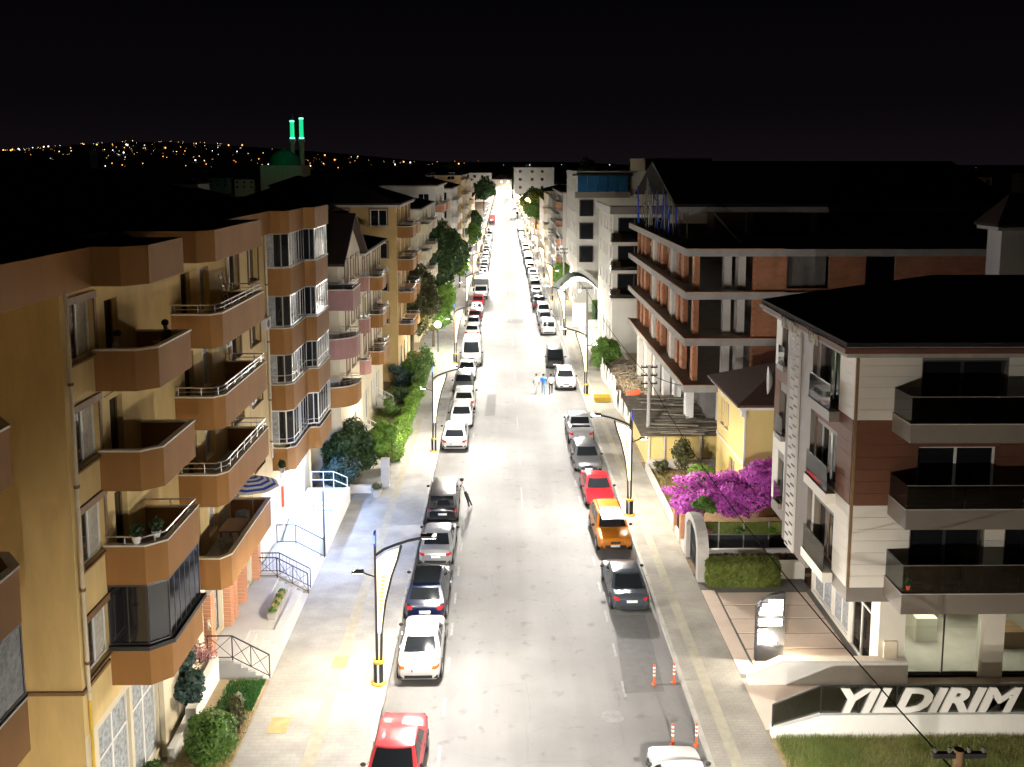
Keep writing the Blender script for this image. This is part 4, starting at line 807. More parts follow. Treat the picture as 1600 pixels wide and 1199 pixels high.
for a, b in ((15.56, 17.2), (17.24, 18.68), (19.52, 21.5), (21.54, 24)):
    f_ = MB(); f_.box(a, b, 34.17, 34.23, .10, .18); f_.box(a, a+.05, 34.17, 34.23, .18, 4.41); w_ = f_.build('shop_window', 'window_dark', F); MB().box(a+.05, b, 34.19, 34.205, .18, 4.41).build('pane', 'clear_glass', w_)
MB().box(14.55, 24, 34.25, 40.7, .02, .115).build('shop_floor', 'concrete', F); MB().box(14.6, 24, 40.5, 40.7, .12, 4.4).build('shop_wall', 'warm_white', F); MB().box(23.8, 24, 34.4, 40.5, .12, 4.4).build('shop_wall', 'warm_white', F)
MB().box(17.3, 18.2, 36.6, 39.4, .12, 1.15).build('counter', 'white_panel', F); MB().box(18.3, 18.6, 37.4, 40.2, .12, 2.6).build('shelf', 'grey_panel', F)
MB().box(15.7, 16.9, 38.2, 39.2, .116, .75).build('bench', 'brown_panel', F); MB().box(20.2, 21.6, 36.0, 37.0, .116, .85).build('desk', 'wood_trim', F)
for k in range(6): MB().box(18.62, 18.66, 37.5+k*.42, 37.6+k*.42, .12, 3.6).build('room_divider_slat', 'window_dark', F)
l = bpy.data.lights.new('shop_light', 'AREA'); l.shape = 'RECTANGLE'; l.size = 3; l.size_y = 3; l.energy = 260; l.color = (1, .88, .70); o = bpy.data.objects.new('shop_light', l); COL.objects.link(o); o.parent = F; o.location = Vector((18.0, 37.5, 4.3))-Vector((16, 36, 0))
# forecourt paving, slab by slab
pz = struct('plaza', MB().box(9.31, 14.49, 33.9, 42.6, -.05, .11), 'concrete_dark')
for i in range(5): MB().box(10.05, 14.2, 34.85+i*1.28, 34.85+i*1.28+1.17, .10, .145).build('paving_slab', 'plaza_stone', pz)
for i in range(6): MB().box(9.33, 9.93, 34.2+i*1.2, 34.2+i*1.2+1.185, .10, .15).build('border_slab', 'plaza_stone', pz)
struct('passage', MB().box(9.31, 26, 30.6, 33.89, -.05, .108), 'plaza_stone')
t = thing('ramp_wall', 'long white low wall with slanted end beside the totem sign', 'wall', (12, 33.5, .1))
MB().add([(x, y, z) for y in (33.45, 33.75) for x, z in ((9.45, .1), (15.6, .1), (15.6, 1.0), (10.7, 1.05), (9.45, .45))], [(0, 1, 2, 3, 4), (9, 8, 7, 6, 5)]+[((i+1) % 5, i, 5+i, 5+(i+1) % 5) for i in range(5)]).build('wall_body', 'white_paint', t); MB().add([(x, y, z) for y in (33.40, 33.80) for x, z in ((15.6, 1.003), (15.6, 1.06), (10.7, 1.11), (9.40, .51), (9.40, .453), (10.7, 1.053))], [(0, 1, 2, 5), (2, 3, 4, 5), (11, 8, 7, 6), (11, 10, 9, 8), (1, 7, 8, 2), (2, 8, 9, 3), (3, 9, 10, 4)]).build('coping', 'coping', t)
W = thing('glass_balustrade_wall', 'white wall with dark glass balustrade lettered YILDIRIM at bottom right', 'wall', (14, 30.3, .1))
MB().add([(x, y, z) for y in (30.1, 30.4) for x, z in ((9.4, .0), (26, .0), (26, .95), (11.1, .95), (9.4, .45))], [(0, 1, 2, 3, 4), (9, 8, 7, 6, 5)]+[((i+1) % 5, i, 5+i, 5+(i+1) % 5) for i in range(5)]).build('wall_body', 'white_paint', W)
MB().add([(x, y, z) for y in (30.24, 30.26) for x, z in ((9.45, .48), (11.08, .97), (11.08, 1.95), (9.45, 1.25))], [(0, 1, 2, 3), (7, 6, 5, 4)]).build('glass', 'smoked_glass', W)
for i in range(11): MB().box(11.12+i*1.33, 11.12+i*1.33+1.30, 30.24, 30.26, .96, 1.95).build('glass', 'smoked_glass', W)
MB().path([(9.43, 30.25, 1.27), (11.1, 30.25, 1.97), (26, 30.25, 1.97)], .03, 6).build('rail', 'iron', W)
for x, a, b in [(9.43, .2, 1.27), (11.1, .95, 1.97)]+[(11.1+1.33*i, .95, 1.97) for i in range(1, 11)]: MB().box(x-.02, x+.02, 30.22, 30.28, a, b).build('post', 'iron', W)
tx = text_mesh('letters', 'YILDIRIM', 1.20, 'white_paint', W, (11.5, 30.19, 1.04), (R(90), 0, 0), .03, .32, .045, sx=1.32)
# totem sign
t = thing('totem_sign', 'dark totem sign with curved top and glowing white lettering on the forecourt', 'sign', (10.7, 35.2, .15))
pr = [(10.15, .15), (11.3, .15), (11.3, 3.0), (11.15, 3.02), (10.75, 2.92), (10.35, 2.70), (10.15, 2.45)]; n = len(pr)
MB().add([(x, y, z) for y in (35.1, 35.3) for x, z in pr], [tuple(range(n)), tuple(range(n, 2*n))[::-1]]+[((i+1) % n, i, n+i, n+(i+1) % n) for i in range(n)]).build('sign_body', 'iron', t)
for z, a, b in [(2.62, 10.62, 11.2), (2.45, 10.38, 11.2), (2.28, 10.30, 11.2), (2.11, 10.26, 11.2), (1.80, 10.24, 11.2), (1.67, 10.24, 11.2), (1.40, 10.24, 10.62), (1.23, 10.24, 10.74), (1.06, 10.24, 10.72), (.89, 10.24, 11.0)]:
    x = a
    while x < b-.03:
        w_ = min(rnd.uniform(.07, .15), b-x); MB().box(x, x+w_-.02, 35.07, 35.099, z, z+(.13 if z > 1.5 else .10)).build('lit_letter', 'text_light', t); x += w_
for i in range(14): MB().box(10.14, 11.31, 35.08, 35.099, .2+i*.045, .215+i*.045).build('groove', 'black_plastic', t)
for z_ in (.9, 2.1):
    l = bpy.data.lights.new('sign_light', 'POINT'); l.energy = 150; l.color = (1, .90, .76); l.shadow_soft_size = .03; o = bpy.data.objects.new('sign_light', l); COL.objects.link(o); o.parent = t; o.location = (.02, -.22, z_)
t = thing('garden_spotlight', 'small warm spotlight on the ground beside the totem sign', 'lamp', (11.55, 35.0, .15)); MB().lathe([(.06, 0), (.06, .12), (.09, .2)], 10, (11.55, 35.0, .15)).build('housing', 'iron', t); MB().ball((11.55, 35.0, .36), .06, 8, 5).build('bulb', 'text_light', t)
l = bpy.data.lights.new('spot_light', 'POINT'); l.energy = 110; l.color = (1, .8, .55); l.shadow_soft_size = .06; o = bpy.data.objects.new('spot_light', l); COL.objects.link(o); o.parent = t; o.location = (0, -.1, .32)
# bollards
bp_ = None
for x, y, lb in [(5.85, 33.7, 'orange bollard standing on the road, left of the far pair'), (6.64, 33.8, 'orange bollard at the kerb, right of the far pair'), (5.88, 29.9, 'orange bollard on the road just beyond the cut off white saloon'), (6.70, 29.9, 'orange bollard at the kerb just beyond the cut off white saloon')]:
    if bp_ is None:
        bp_ = thing('bollard', lb, 'bollard', (x, y, 0), 'orange flexible bollards'); MB().lathe([(.095, 0), (.095, .03), (.05, .06)], 12, (x, y, 0)).build('base', 'orange_plastic', bp_, 50); MB().lathe([(.04, .06), (.04, .80), (.02, .83)], 10, (x, y, 0)).build('post', 'orange_plastic', bp_, 50)
        for z in (.36, .52, .66): MB().lathe([(.048, z), (.048, z+.07)], 10, (x, y, 0)).build('reflector', 'reflective_white', bp_, 50)
    else: dup(bp_, (x, y, 0), 0, lb)
# satellite dish on the corner behind
t = thing('satellite_dish', 'white satellite dish at the far corner of the modern building', 'satellite dish', (12.6, 41.6, 10))
MB().tube((12.6, 40.9, 8.2), (12.6, 41.7, 10.1), .04, 6).build('mount', 'steel', t); dd = MB()
for j in range(5):
    for i in range(16): r_ = .6*j/4; a = i*math.pi/8; dd.v.append((12.45-.25*(j/4)**2*.9-.02+.12*math.cos(a)*j/4, 41.7+r_*math.cos(a), 10.15+r_*math.sin(a)*1.1))
for j in range(4):
    for i in range(16): dd.f.append((j*16+i, j*16+(i+1) % 16, (j+1)*16+(i+1) % 16, (j+1)*16+i))
dd.build('dish', 'white_paint', t, 60)

# ================================================================= GARDEN, YELLOW HOUSE, SHED
t = thing('garden_gate', 'grey arched gateway with dark iron gate at the pavement', 'gate', (9.45, 44, .1))
mb = MB(); N = 12; ya, yb, zt_ = 42.3, 45.6, 2.75
outer = [(ya, .1), (ya, 1.7)]+[(44-1.65*math.cos(math.pi*i/N), 1.7+1.1*math.sin(math.pi*i/N)) for i in range(1, N)]+[(yb, 1.7), (yb, .1)]
inner = [(ya+.45, .1), (ya+.45, 1.6)]+[(44-1.2*math.cos(math.pi*i/N), 1.6+.85*math.sin(math.pi*i/N)) for i in range(1, N)]+[(yb-.45, 1.6), (yb-.45, .1)]
for i in range(len(outer)-1):
    a, b, c, d = outer[i], outer[i+1], inner[i+1], inner[i]; vs = [(x, y, z) for x in (9.33, 9.85) for y, z in (a, b, c, d)]; mb.add(vs, [(0, 1, 2, 3), (7, 6, 5, 4), (0, 4, 5, 1), (3, 2, 6, 7)])
mb.build('arch', 'concrete', t)
for i in range(13): 
    y = ya+.5+i*(yb-ya-1.0)/12; MB().tube((9.55, y, .15), (9.55, y, 1.6+.85*math.sin(math.acos(max(-1, min(1, (44-y)/1.2))))-.03), .018, 5).build('gate_bar', 'iron', t)
for z in (.3, 1.0, 1.6): MB().tube((9.55, ya+.45, z), (9.55, yb-.45, z), .02, 5).build('gate_rail', 'iron', t)
t = thing('garden_fence', 'dark garden fence with green netting under the purple flowers', 'fence', (12, 46.2, .1))
MB().box(9.9, 16.5, 46.2, 46.3, .1, .9).build('plinth', 'iron', t); MB().box(9.9, 16.5, 46.22, 46.28, .9, 1.55).build('netting', 'hedge_leaf', t)
for i in range(6): MB().box(9.9+i*1.3, 9.96+i*1.3, 46.14, 46.19, .1, 1.6).build('post', 'concrete', t)
MB().box(9.9, 16.5, 46.14, 46.20, .88, .93).build('rail', 'steel', t)
t = thing('garden_wall', 'white low wall between brown hedge and dark garden fence', 'wall', (12, 45, .1)); MB().box(9.9, 15.0, 44.6, 44.8, .0, .75).build('wall_body', 'white_paint', t); MB().box(13.1, 14.6, 42.65, 42.9, .0, .95).build('wall_body', 'white_paint', t)
t = thing('garden_wall', 'low pale wall with orange posts along the pavement by the purple flowers', 'wall', (9.4, 52, .1)); MB().box(9.33, 9.55, 45.65, 58.8, .0, .55).build('wall_body', 'concrete_pale', t)
for y in (46.6, 48.3): MB().box(9.3, 9.62, y, y+.3, .0, 1.75).build('post', 'brick_orange', t)
for i in range(12): MB().tube((9.45, 46.95+i*.11, .55), (9.45, 46.95+i*.11, 1.5), .012, 4).build('fence_bar', 'iron', t)
Hs = thing('yellow_house', 'pale yellow two storey house with brown hipped roof behind the purple flowers', 'house', (17, 54, 0))
hs = Plane((13.6, 57.2), (13.6, 50.7)); hf = Plane((13.6, 50.7), (22, 50.7))
wall(Hs, 'wall', 'yellow_wall', hs, 0, 6.4, [(1.0, 1.8, 4.1, 5.7), (2.1, 2.9, 4.1, 5.7), (3.4, 4.6, .5, 2.7)], .15); wall(Hs, 'wall', 'yellow_wall', hf, 0, 6.4, [(3.2, 4.4, 4.0, 5.6)], .15)
for a in (1.0, 2.1): window(Hs, hs, a, a+.8, 4.1, 5.7, 'window_white', 'glass_room', 0)
window(Hs, hs, 3.4, 4.6, .5, 2.7, 'wood_trim', 'curtain_grey', 1); window(Hs, hf, 3.2, 4.4, 4.0, 5.6)
MB().box(13.58, 13.68, 50.62, 50.70, 0, 6.4).build('rain_pipe', 'white_paint', Hs); pbox(MB(), hf, .0, 8.4, .002, .04, 3.1, 3.25).build('string_course', 'coping', Hs); pbox(MB(), hs, .0, 6.5, .002, .04, 3.1, 3.25).build('string_course', 'coping', Hs)
MB().box(13.2, 22.3, 50.3, 57.6, 6.401, 6.56).build('eaves', 'white_paint', Hs); hip_roof(Hs, 13.05, 22.5, 50.15, 57.75, 6.72, 1.75, 'roof_brown')
for x, y in ((13.45, 50.5), (17, 50.5), (13.45, 55)): MB().box(x-.12, x+.12, y-.12, y+.12, 6.0, 6.40).build('bracket', 'white_paint', Hs)
Sd = thing('shed', 'low yellow shed under a ragged roof of old planks', 'shed', (11.8, 62, 0))
MB().box(9.6, 14.2, 59.2, 66.6, 0, 2.35).build('wall', 'yellow_wall', Sd); MB().box(9.5, 14.4, 59.0, 59.19, 0, .75).build('plinth', 'concrete_pale', Sd)
for x in (9.6, 10.6, 13.0, 14.3): MB().box(x-.05, x+.05, 58.95, 59.05, .7, 2.4).build('post', 'concrete_pale', Sd)
mat('old_plank', (.20, .17, .13), .95, .35, 3, .5); mat('old_plank_pale', (.36, .32, .25), .95, .3, 3, .5)
MB().add([(9.0, 58.6, 2.44), (14.7, 58.6, 2.44), (14.3, 67.2, 3.0), (8.8, 67.2, 3.0)], [(0, 1, 2, 3)]).build('roof', 'old_plank', Sd)
for i in range(46):
    y = rnd.uniform(58.7, 66.8); x = rnd.uniform(9.0, 12.2); L_ = rnd.uniform(1.5, 4.2); a = rnd.gauss(0, .16); z = 2.47+.56*(y-58.6)/8.6+rnd.uniform(0, .08); w_ = rnd.uniform(.06, .16)
    if x+L_ > 14.9: L_ = 14.9-x
    p, q = Vector((x, y, z)), Vector((x+L_*math.cos(a), y+L_*math.sin(a), z+rnd.uniform(-.01, .12))); n_ = Vector((-(q-p).y, (q-p).x, 0)).normalized()*w_
    MB().add([p+n_, p-n_, q-n_, q+n_]+[v+Vector((0, 0, .04)) for v in (p+n_, p-n_, q-n_, q+n_)], [(3, 2, 1, 0), (4, 5, 6, 7), (0, 1, 5, 4), (1, 2, 6, 5), (2, 3, 7, 6), (3, 0, 4, 7)]).build('plank', rnd.choice(['old_plank', 'old_plank_pale', 'old_plank']), Sd)
# construction fence of uneven white boards along the lot
t = thing('board_fence', 'leaning fence of uneven white boards round the building lot', 'fence', (9.4, 78, .1))
for i in range(44):
    y = 67.4+i*.62; h_ = 1.5+rnd.uniform(-.25, .35); lean = rnd.uniform(-.12, .18); x = 9.45+.15*math.sin(i*.4)
    MB().add([(x, y, .1), (x, y+.58, .1), (x+lean, y+.58, h_), (x+lean, y, h_+rnd.uniform(-.12, .12)), (x+.04, y, .1), (x+.04, y+.58, .1), (x+.04+lean, y+.58, h_), (x+.04+lean, y, h_)], [(3, 2, 1, 0), (4, 5, 6, 7), (0, 1, 5, 4), (1, 2, 6, 5), (2, 3, 7, 6), (3, 0, 4, 7)]).build('board', 'white_paint', t)

# ================================================================= UNFINISHED CONCRETE AND BRICK BUILDING
U = thing('unfinished_building', 'unfinished building of grey concrete slabs and orange clay brick on the right', 'building', (20, 74, 0))
SX, SY, SYB = 12.06, 60.3, 88.0
SL = [5.35, 8.5, 11.6, 14.45]
for i, z in enumerate(SL):
    s_ = MB().prism([(SX, SY), (44, SY), (44, SYB), (SX+.1, SYB)], z-.42, z).build('slab', 'concrete', U)
    MB().prism([(SX-.05, SY-.05), (44, SY-.05), (44, SY+.12), (SX+.12, SY+.12), (SX+.12, SYB+.03), (SX-.05, SYB+.03)], z-.40, z+.06).build('edge_beam', 'concrete', s_)
    MB().prism([(SX-.052, SY-.052), (18.5, SY-.052), (18.5, SY+.1), (SX+.1, SY+.1), (SX+.1, SYB-.5), (SX-.052, SYB-.5)], z+.061, z+.10).build('edge_brick', 'terracotta', s_)
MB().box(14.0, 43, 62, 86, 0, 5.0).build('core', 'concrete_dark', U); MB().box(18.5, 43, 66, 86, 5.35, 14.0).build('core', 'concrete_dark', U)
lev = [(.0, 4.93)]+[(SL[i]+.0, SL[i+1]-.42) for i in range(3)]
bkh = MB().box(0, .12, 0, .20, 0, .19).build('brick', 'terracotta', U)
def tooth(par, x, y, z0, z1, along):
    n = int((z1-z0)/.4)
    for i in range(n):
        c = bkh.copy(); COL.objects.link(c); c.parent = par; c.location = (x, y, z0+.1+i*.4)
for k, (a, b) in enumerate(lev):
    if k == 0:
        for y in (62.0, 66.5, 71, 75.5, 80, 84.5): MB().box(12.6, 13.1, y, y+.9, a, b).build('column', 'white_paint', U)
        for x in (14.5, 16.2, 20): MB().box(x, x+.6, 61.0, 61.5, a, b).build('column', 'concrete_pale', U)
        continue
    for j, y in enumerate([60.9, 64.6, 66.4, 70.0, 73.2, 75.0, 78.6, 82.0, 84.0, 86.6]):
        w_ = 1.05 if j % 3 else .75
        p = MB().box(12.9, 13.25, y+.9, y+.9+w_, a, b).build('brick_wall', 'wall_brick_side', U); tooth(p, 12.84, y+.72, a, b, 'y')
    for y in (69.0, 77.4): MB().box(12.75, 13.2, y, y+1.0, a, b).build('column', 'concrete_pale', U)
    MB().box(15.0, 15.5, 62.2, 62.8, a, b).build('column', 'concrete_pale', U); MB().box(15.9, 16.4, 62.0, 62.9, a, b).build('column', 'concrete_pale', U)
    p = MB().box(16.55, 18.8, 60.7, 60.95, a, b).build('brick_wall', 'wall_brick', U); tooth(p, 16.60, 60.62, a, b, 'x')
    p = MB().box(21.6, 24.0, 60.7, 60.95, a, b).build('brick_wall', 'wall_brick', U); p = MB().box(18.8, 21.6, 60.72, 60.94, a, a+.25).build('brick_wall', 'wall_brick', U)
    MB().box(18.81, 21.59, 61.4, 61.5, a, b).build('void_wall', 'concrete_dark', U)
    MB().box(26, 34, 60.7, 60.95, a, b).build('brick_wall', 'wall_brick', U)
bpy.data.objects.remove(bkh)
# attic, roof and props
mb = MB().add([(13.3, 71.6, 17.0), (40, 71.6, 17.0), (40, 83, 20.3), (13.3, 83, 20.3), (13.3, 94, 17.0), (40, 94, 17.0)], [(0, 1, 2, 3), (3, 2, 5, 4)]); mb.add([(13.3, 71.6, 16.75), (40, 71.6, 16.75), (40, 83, 20.05), (13.3, 83, 20.05)], [(3, 2, 1, 0), ]).add([(13.3, 71.6, 16.75), (40, 71.6, 16.75), (40, 71.6, 17.0), (13.3, 71.6, 17.0)], [(0, 1, 2, 3)]).add([(13.3, 71.6, 16.75), (13.3, 71.6, 17.0), (13.3, 83, 20.3), (13.3, 83, 20.05)], [(0, 1, 2, 3)]); mb.build('roof', 'roof_dark', U)
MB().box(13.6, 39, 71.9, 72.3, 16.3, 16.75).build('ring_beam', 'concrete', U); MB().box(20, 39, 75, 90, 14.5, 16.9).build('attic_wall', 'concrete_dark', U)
for x in (16.0, 19.0, 24): MB().box(x, x+.5, 72.0, 72.5, 14.5, 16.3).build('column', 'concrete_pale', U)
for i in range(34):
    y = rnd.uniform(70, 86); x = rnd.uniform(12.3, 14.2); top = 16.6+max(0, 1-abs(y-83)/12)*2.8; MB().tube((x, y, 14.46), (x+rnd.gauss(0, .15), y+rnd.gauss(0, .3), min(top, 14.5+rnd.uniform(1.8, 4.6))), .05, 5).build('prop', rnd.choice(['old_plank_pale', 'blue_panel', 'steel', 'old_plank_pale']), U)
for i in range(12):
    y = 72+i*1.1; z = 15.4+rnd.uniform(0, 1.8); MB().tube((12.4, y, z), (12.5+rnd.uniform(-.2, .2), y+rnd.uniform(1.5, 3), z+rnd.uniform(-.3, .6)), .05, 5).build('plank', 'old_plank_pale', U)
MB().tube((17.0, 66, 14.46), (15.4, 68.0, 16.6), .06, 5).build('prop', 'steel', U)
# rubble lot
struct('building_lot', MB().grid(lambda a, b: (9.7+3.0*a, 67.5+33*b, .10+.45*max(0, math.sin(a*3.1))*(.4+.6*abs(math.sin(b*17)*math.cos(b*7+a*3)))), 14, 60), 'rubble')
mb = MB(); 
for i in range(1100):
    x, y = 9.8+3.0*rnd.random(), 67.5+25*rnd.random()**1.2; s_ = rnd.uniform(.05, .16); z = .15+.4*rnd.random()*abs(math.sin((x-9.7)*1.05)); a = rnd.random()*3; c_, d_ = math.cos(a)*s_, math.sin(a)*s_
    mb.add([(x+c_, y+d_, z), (x-d_, y+c_, z), (x-c_, y-d_, z+.03), (x+d_, y-c_, z+.02), (x+c_*.7, y+d_*.7, z+s_), (x-d_*.7, y+c_*.7, z+s_), (x-c_*.7, y-d_*.7, z+s_*.8), (x+d_*.7, y-c_*.7, z+s_*.9)], [(4, 5, 6, 7), (0, 1, 5, 4), (1, 2, 6, 5), (2, 3, 7, 6), (3, 0, 4, 7)])
o = struct('rubble_heap', mb, 'rubble', 'stuff'); tag(o, 'heaps of broken brick and stones on the building lot', 'rubble')
mb = MB()
for i in range(70): 
    x, y, a = 9.9+2.8*rnd.random(), 68+22*rnd.random(), rnd.uniform(-1.6, 1.6); L_ = rnd.uniform(.8, 2.2); mb.tube((x, y, .45), (x+L_*math.cos(a), y+L_*math.sin(a), .45+rnd.uniform(0, .25)), .05, 4)
o = struct('scrap_timber', mb, 'old_plank_pale', 'stuff'); tag(o, 'scattered scrap timber lying on the building lot', 'timber')
t = tag(MB().add([(x, y, z) for x, y, z in ((10.4, 76.0, .7), (11.6, 76.4, .75), (11.8, 78.0, .8), (10.6, 77.8, .65), (10.5, 76.1, .5), (11.5, 76.5, .5), (11.7, 77.9, .55), (10.7, 77.6, .45))], [(0, 1, 2, 3), (0, 4, 5, 1), (1, 5, 6, 2), (2, 6, 7, 3), (3, 7, 4, 0)]).build('tarpaulin', 'orange_plastic'), 'crumpled orange tarpaulin on the rubble of the building lot', 'tarpaulin')

# ================================================================= THE REST OF THE STREET
def house(label, side, xf, depth, y0, y1, zs, wm='cream', bm='brown_band', roof='hip', cols=None, near=None, balc=(), near_balc=None, rm='roof_tile', rh=2.2, frame='window_white', trim=None, lit=(), name='apartment_building', ground=True, curtains=None, rail=.3, glass='glass_dark'):
    """row house: xf street face; zs floor levels from the first storey to the eaves; cols window centres (y, width) on the street face;
    near window centres as distances from the street corner on the face towards the viewer; balc (ya, yb, depth, round?)"""
    s = 1 if side == 'L' else -1; xb = xf-s*depth; t = thing(name, label, 'building', ((xf+xb)/2, (y0+y1)/2, 0))
    sp = Plane((xf, y0), (xf, y1)) if side == 'L' else Plane((xf, y1), (xf, y0)); np_ = Plane((xb, y0), (xf, y0)) if side == 'L' else Plane((xf, y0), (xb, y0))
    U_ = (lambda y: y-y0) if side == 'L' else (lambda y: y1-y); N_ = (lambda d: depth-d) if side == 'L' else (lambda d: d)
    so, no = [], []; z1 = zs[-1]
    for i, z in enumerate(zs[:-1]):
        for (y, w) in (cols or []):
            inb = any(a < y < b for a, b, *_ in balc); so.append((U_(y)-w/2, U_(y)+w/2, z+(.15 if inb else .95), z+2.35))
        for d in (near or []): no.append((N_(d)-.75, N_(d)+.75, z+.9, z+2.35))
    go = []
    if ground and zs[0] > 2.6:
        y = y0+1.0
        while y+2.2 < y1: go.append((min(U_(y), U_(y+2.0)), max(U_(y), U_(y+2.0)), .4, min(3.0, zs[0]-.5))); y += 3.0
    wall(t, 'wall', wm, sp, -.05, z1, so+go, .16); wall(t, 'wall', wm, np_, -.05, z1, no, .16); MB().box(min(xb, xf)+.25, max(xb, xf)-.25, y0+.25, y1-.02, .0, z1-.02).build('core', 'concrete_dark', t)
    for k, o in enumerate(so): window(t, sp, *o, frame, glass, 1 if o[1]-o[0] > 1 else 0, .12, 'coping' if o[2]-int(o[2]) else None, trim, curtain=curtains)
    for o in go: window(t, sp, *o, 'window_white', 'curtain_grey', 1, .12, None)
    for k, o in enumerate(no): window(t, np_, *o, frame, 'lit_window' if k in lit else glass, 1, .12, 'coping', trim, curtain=None if k in lit else curtains)
    for (a, b, dp, rnd_) in balc:
        for i, z in enumerate(zs[:-1]):
            xo = xf+s*dp
            if rnd_: P = [(xf, a)]+[(xf+s*dp*math.sin(math.pi*k/10)**.6, a+(b-a)*(1-math.cos(math.pi*k/10))/2) for k in range(1, 10)]+[(xf, b)]
            else: P = [(xf, a), (xo-s*.3, a), (xo, a+.3), (xo, b), (xf, b)]
            if side == 'R': P = [(xf, b)]+[(x, a+b-y) for x, y in P[1:-1]]+[(xf, a)]
            balcony(t, P, z+.75, z-.25, bm, rail=rail, post_gap=1.0)
    if near_balc:
        for i, z in enumerate(zs[:-1]):
            d0, d1, dp = near_balc; xa, xb_ = sorted((xf-s*d0, xf-s*d1)); P = [(xa, y0), (xa, y0-dp), (xb_, y0-dp), (xb_, y0)]; balcony(t, P, z+.8, z-.25, bm, rail=.3, post_gap=.9)
    xa, xb2 = min(xb, xf), max(xb, xf)
    if roof == 'hip': MB().box(xa-.4, xb2+.4, y0-.4, y1+.4, z1+.001, z1+.18).build('eaves', 'concrete_pale', t); hip_roof(t, xa-.5, xb2+.5, y0-.5, y1+.5, z1+.34, rh, rm)
    elif roof == 'flat': MB().ribbon([(xa-.1, y1), (xa-.1, y0-.1), (xb2+.1, y0-.1), (xb2+.1, y1)], .22, z1-.02, z1+.55).build('roof_parapet', wm, t); MB().box(xa+.15, xb2-.15, y0+.15, y1-.02, z1-.018, z1+.1).build('roof', 'roof_dark', t)
    elif roof == 'gable':   # ridge along x: gable towards the street
        ym = (y0+y1)/2; MB().add([(xf, y0, z1), (xf, y1, z1), (xf, ym, z1+rh)], [(0, 1, 2) if side == 'L' else (2, 1, 0)]).build('gable_wall', wm, t)
        xo = xf+s*.5; mb = MB()
        for (p, q) in (((y0-.5, z1-.22), (ym, z1+rh+.05)), ((ym, z1+rh+.05), (y1+.5, z1-.22))):
            mb.add([(xo, p[0], p[1]), (xo, q[0], q[1]), (xb-s*.4, q[0], q[1]), (xb-s*.4, p[0], p[1]), (xo, p[0], p[1]+.16), (xo, q[0], q[1]+.16), (xb-s*.4, q[0], q[1]+.16), (xb-s*.4, p[0], p[1]+.16)], [(0, 1, 2, 3), (7, 6, 5, 4), (0, 4, 5, 1), (2, 6, 7, 3), (3, 7, 4, 0)])
        mb.build('roof', rm, t)
    return t
# ---- left row
Bh = house('cream apartment house with rounded rose balconies and street gable, next to the near peach one', 'L', -10.2, 11, 57.2, 66.0, [5.35, 8.35, 11.35, 14.0], 'warm_white', 'rose_band', 'gable', [(60.2, 1.2), (62.6, 1.2), (64.6, 1.0)], [4.4, 6.6], rh=2.6, trim='wood_trim', curtains=['glass_room', 'curtain'], balc=[(65.0, 66.0, .7, False)])
# its three stacked corner balconies towards the viewer (top square, lower ones rounded)
for z, m in ((11.35, 'rose_band'), (8.3, 'rose_band'), (5.3, 'brown_band')):
    if z > 11: P = [(-13.4, 57.2), (-13.4, 55.7), (-9.05, 55.7), (-9.05, 58.6), (-10.2, 58.6)]
    else: P = [(-12.3, 57.2), (-12.3, 56.0)]+[(-10.6+1.55*math.sin(a*math.pi/12), 57.2-1.5*math.cos(a*math.pi/12)) for a in range(0, 7)]+[(-9.05, 58.3), (-10.2, 58.3)]
    balcony(Bh, P, z+1.1, z-.15, m, rail=.32, post_gap=1.0)
    bp_l = Plane((-13.4, 57.18), (-10.2, 57.18)); window(Bh, bp_l, 1.3, 2.3, z+.1, z+2.2, 'wood_trim', 'glass_dark', 0, -.05, None)
house('cream house with brown balconies and a tall stair window beyond the rounded balconies', 'L', -10.4, 12, 67.5, 79.0, [4.9, 7.8, 10.7, 13.4], 'cream', 'brown_band', 'hip', [(69.0, 1.1), (71.5, 1.4), (74.8, 1.4), (77.4, 1.1)], [3.0, 6.0], balc=[(70.4, 72.8, 1.2, False), (73.8, 76.4, 1.1, True)], rh=1.6, trim='wood_trim')
house('ochre yellow apartment house with dark hipped roof above the rounded balconies', 'L', -9.6, 15, 84.0, 97.0, [4.6, 7.6, 10.6, 13.6, 16.2], 'ochre', 'brown_band', 'hip', [(85.5, 1.2), (89, 1.4), (92.5, 1.4), (95.5, 1.2)], [1.6, 5.0, 9.0, 12], balc=[(84.6, 88.0, 1.4, False), (90.5, 94.0, 1.3, False)], rh=2.6, trim='wood_trim')
house('cream apartment house with white railed corner balconies behind the dark trees', 'L', -9.4, 13, 103.0, 122.0, [3.6, 6.6, 9.6, 12.6, 14.9], 'warm_white', 'cream', 'hip', [(105, 1.6), (110, 1.6), (115, 1.6), (119.5, 1.4)], [1.6, 4.0], balc=[(103.4, 108.0, 1.2, False), (112, 117, 1.2, False)], near_balc=(.2, 4.6, 1.3), rh=1.6)
house('grey white apartment house with lit windows and red balcony column', 'L', -9.4, 16, 130.0, 150.0, [4, 7.2, 10.4, 13.6, 16.9], 'white_wall', 'brick_orange', 'hip', [(133, 1.5), (138, 1.5), (143, 1.5), (148, 1.2)], [1.6, 6.2, 8.6, 12], balc=[(130.4, 135.2, 1.2, False), (140, 145, 1.2, False)], lit=(13, 14), rh=2.4)
house('white flat sided apartment house with black window rails down the left row', 'L', -8.8, 15, 158, 182, [4, 7, 10, 13, 15.8], 'white_wall', 'white_wall', 'hip', [(161, 1.6), (167, 1.6), (173, 1.6), (179, 1.6)], [1.4, 5.5, 9.5], balc=[(164, 170, 1.0, False), (175, 180, 1.0, False)], rh=2.2)
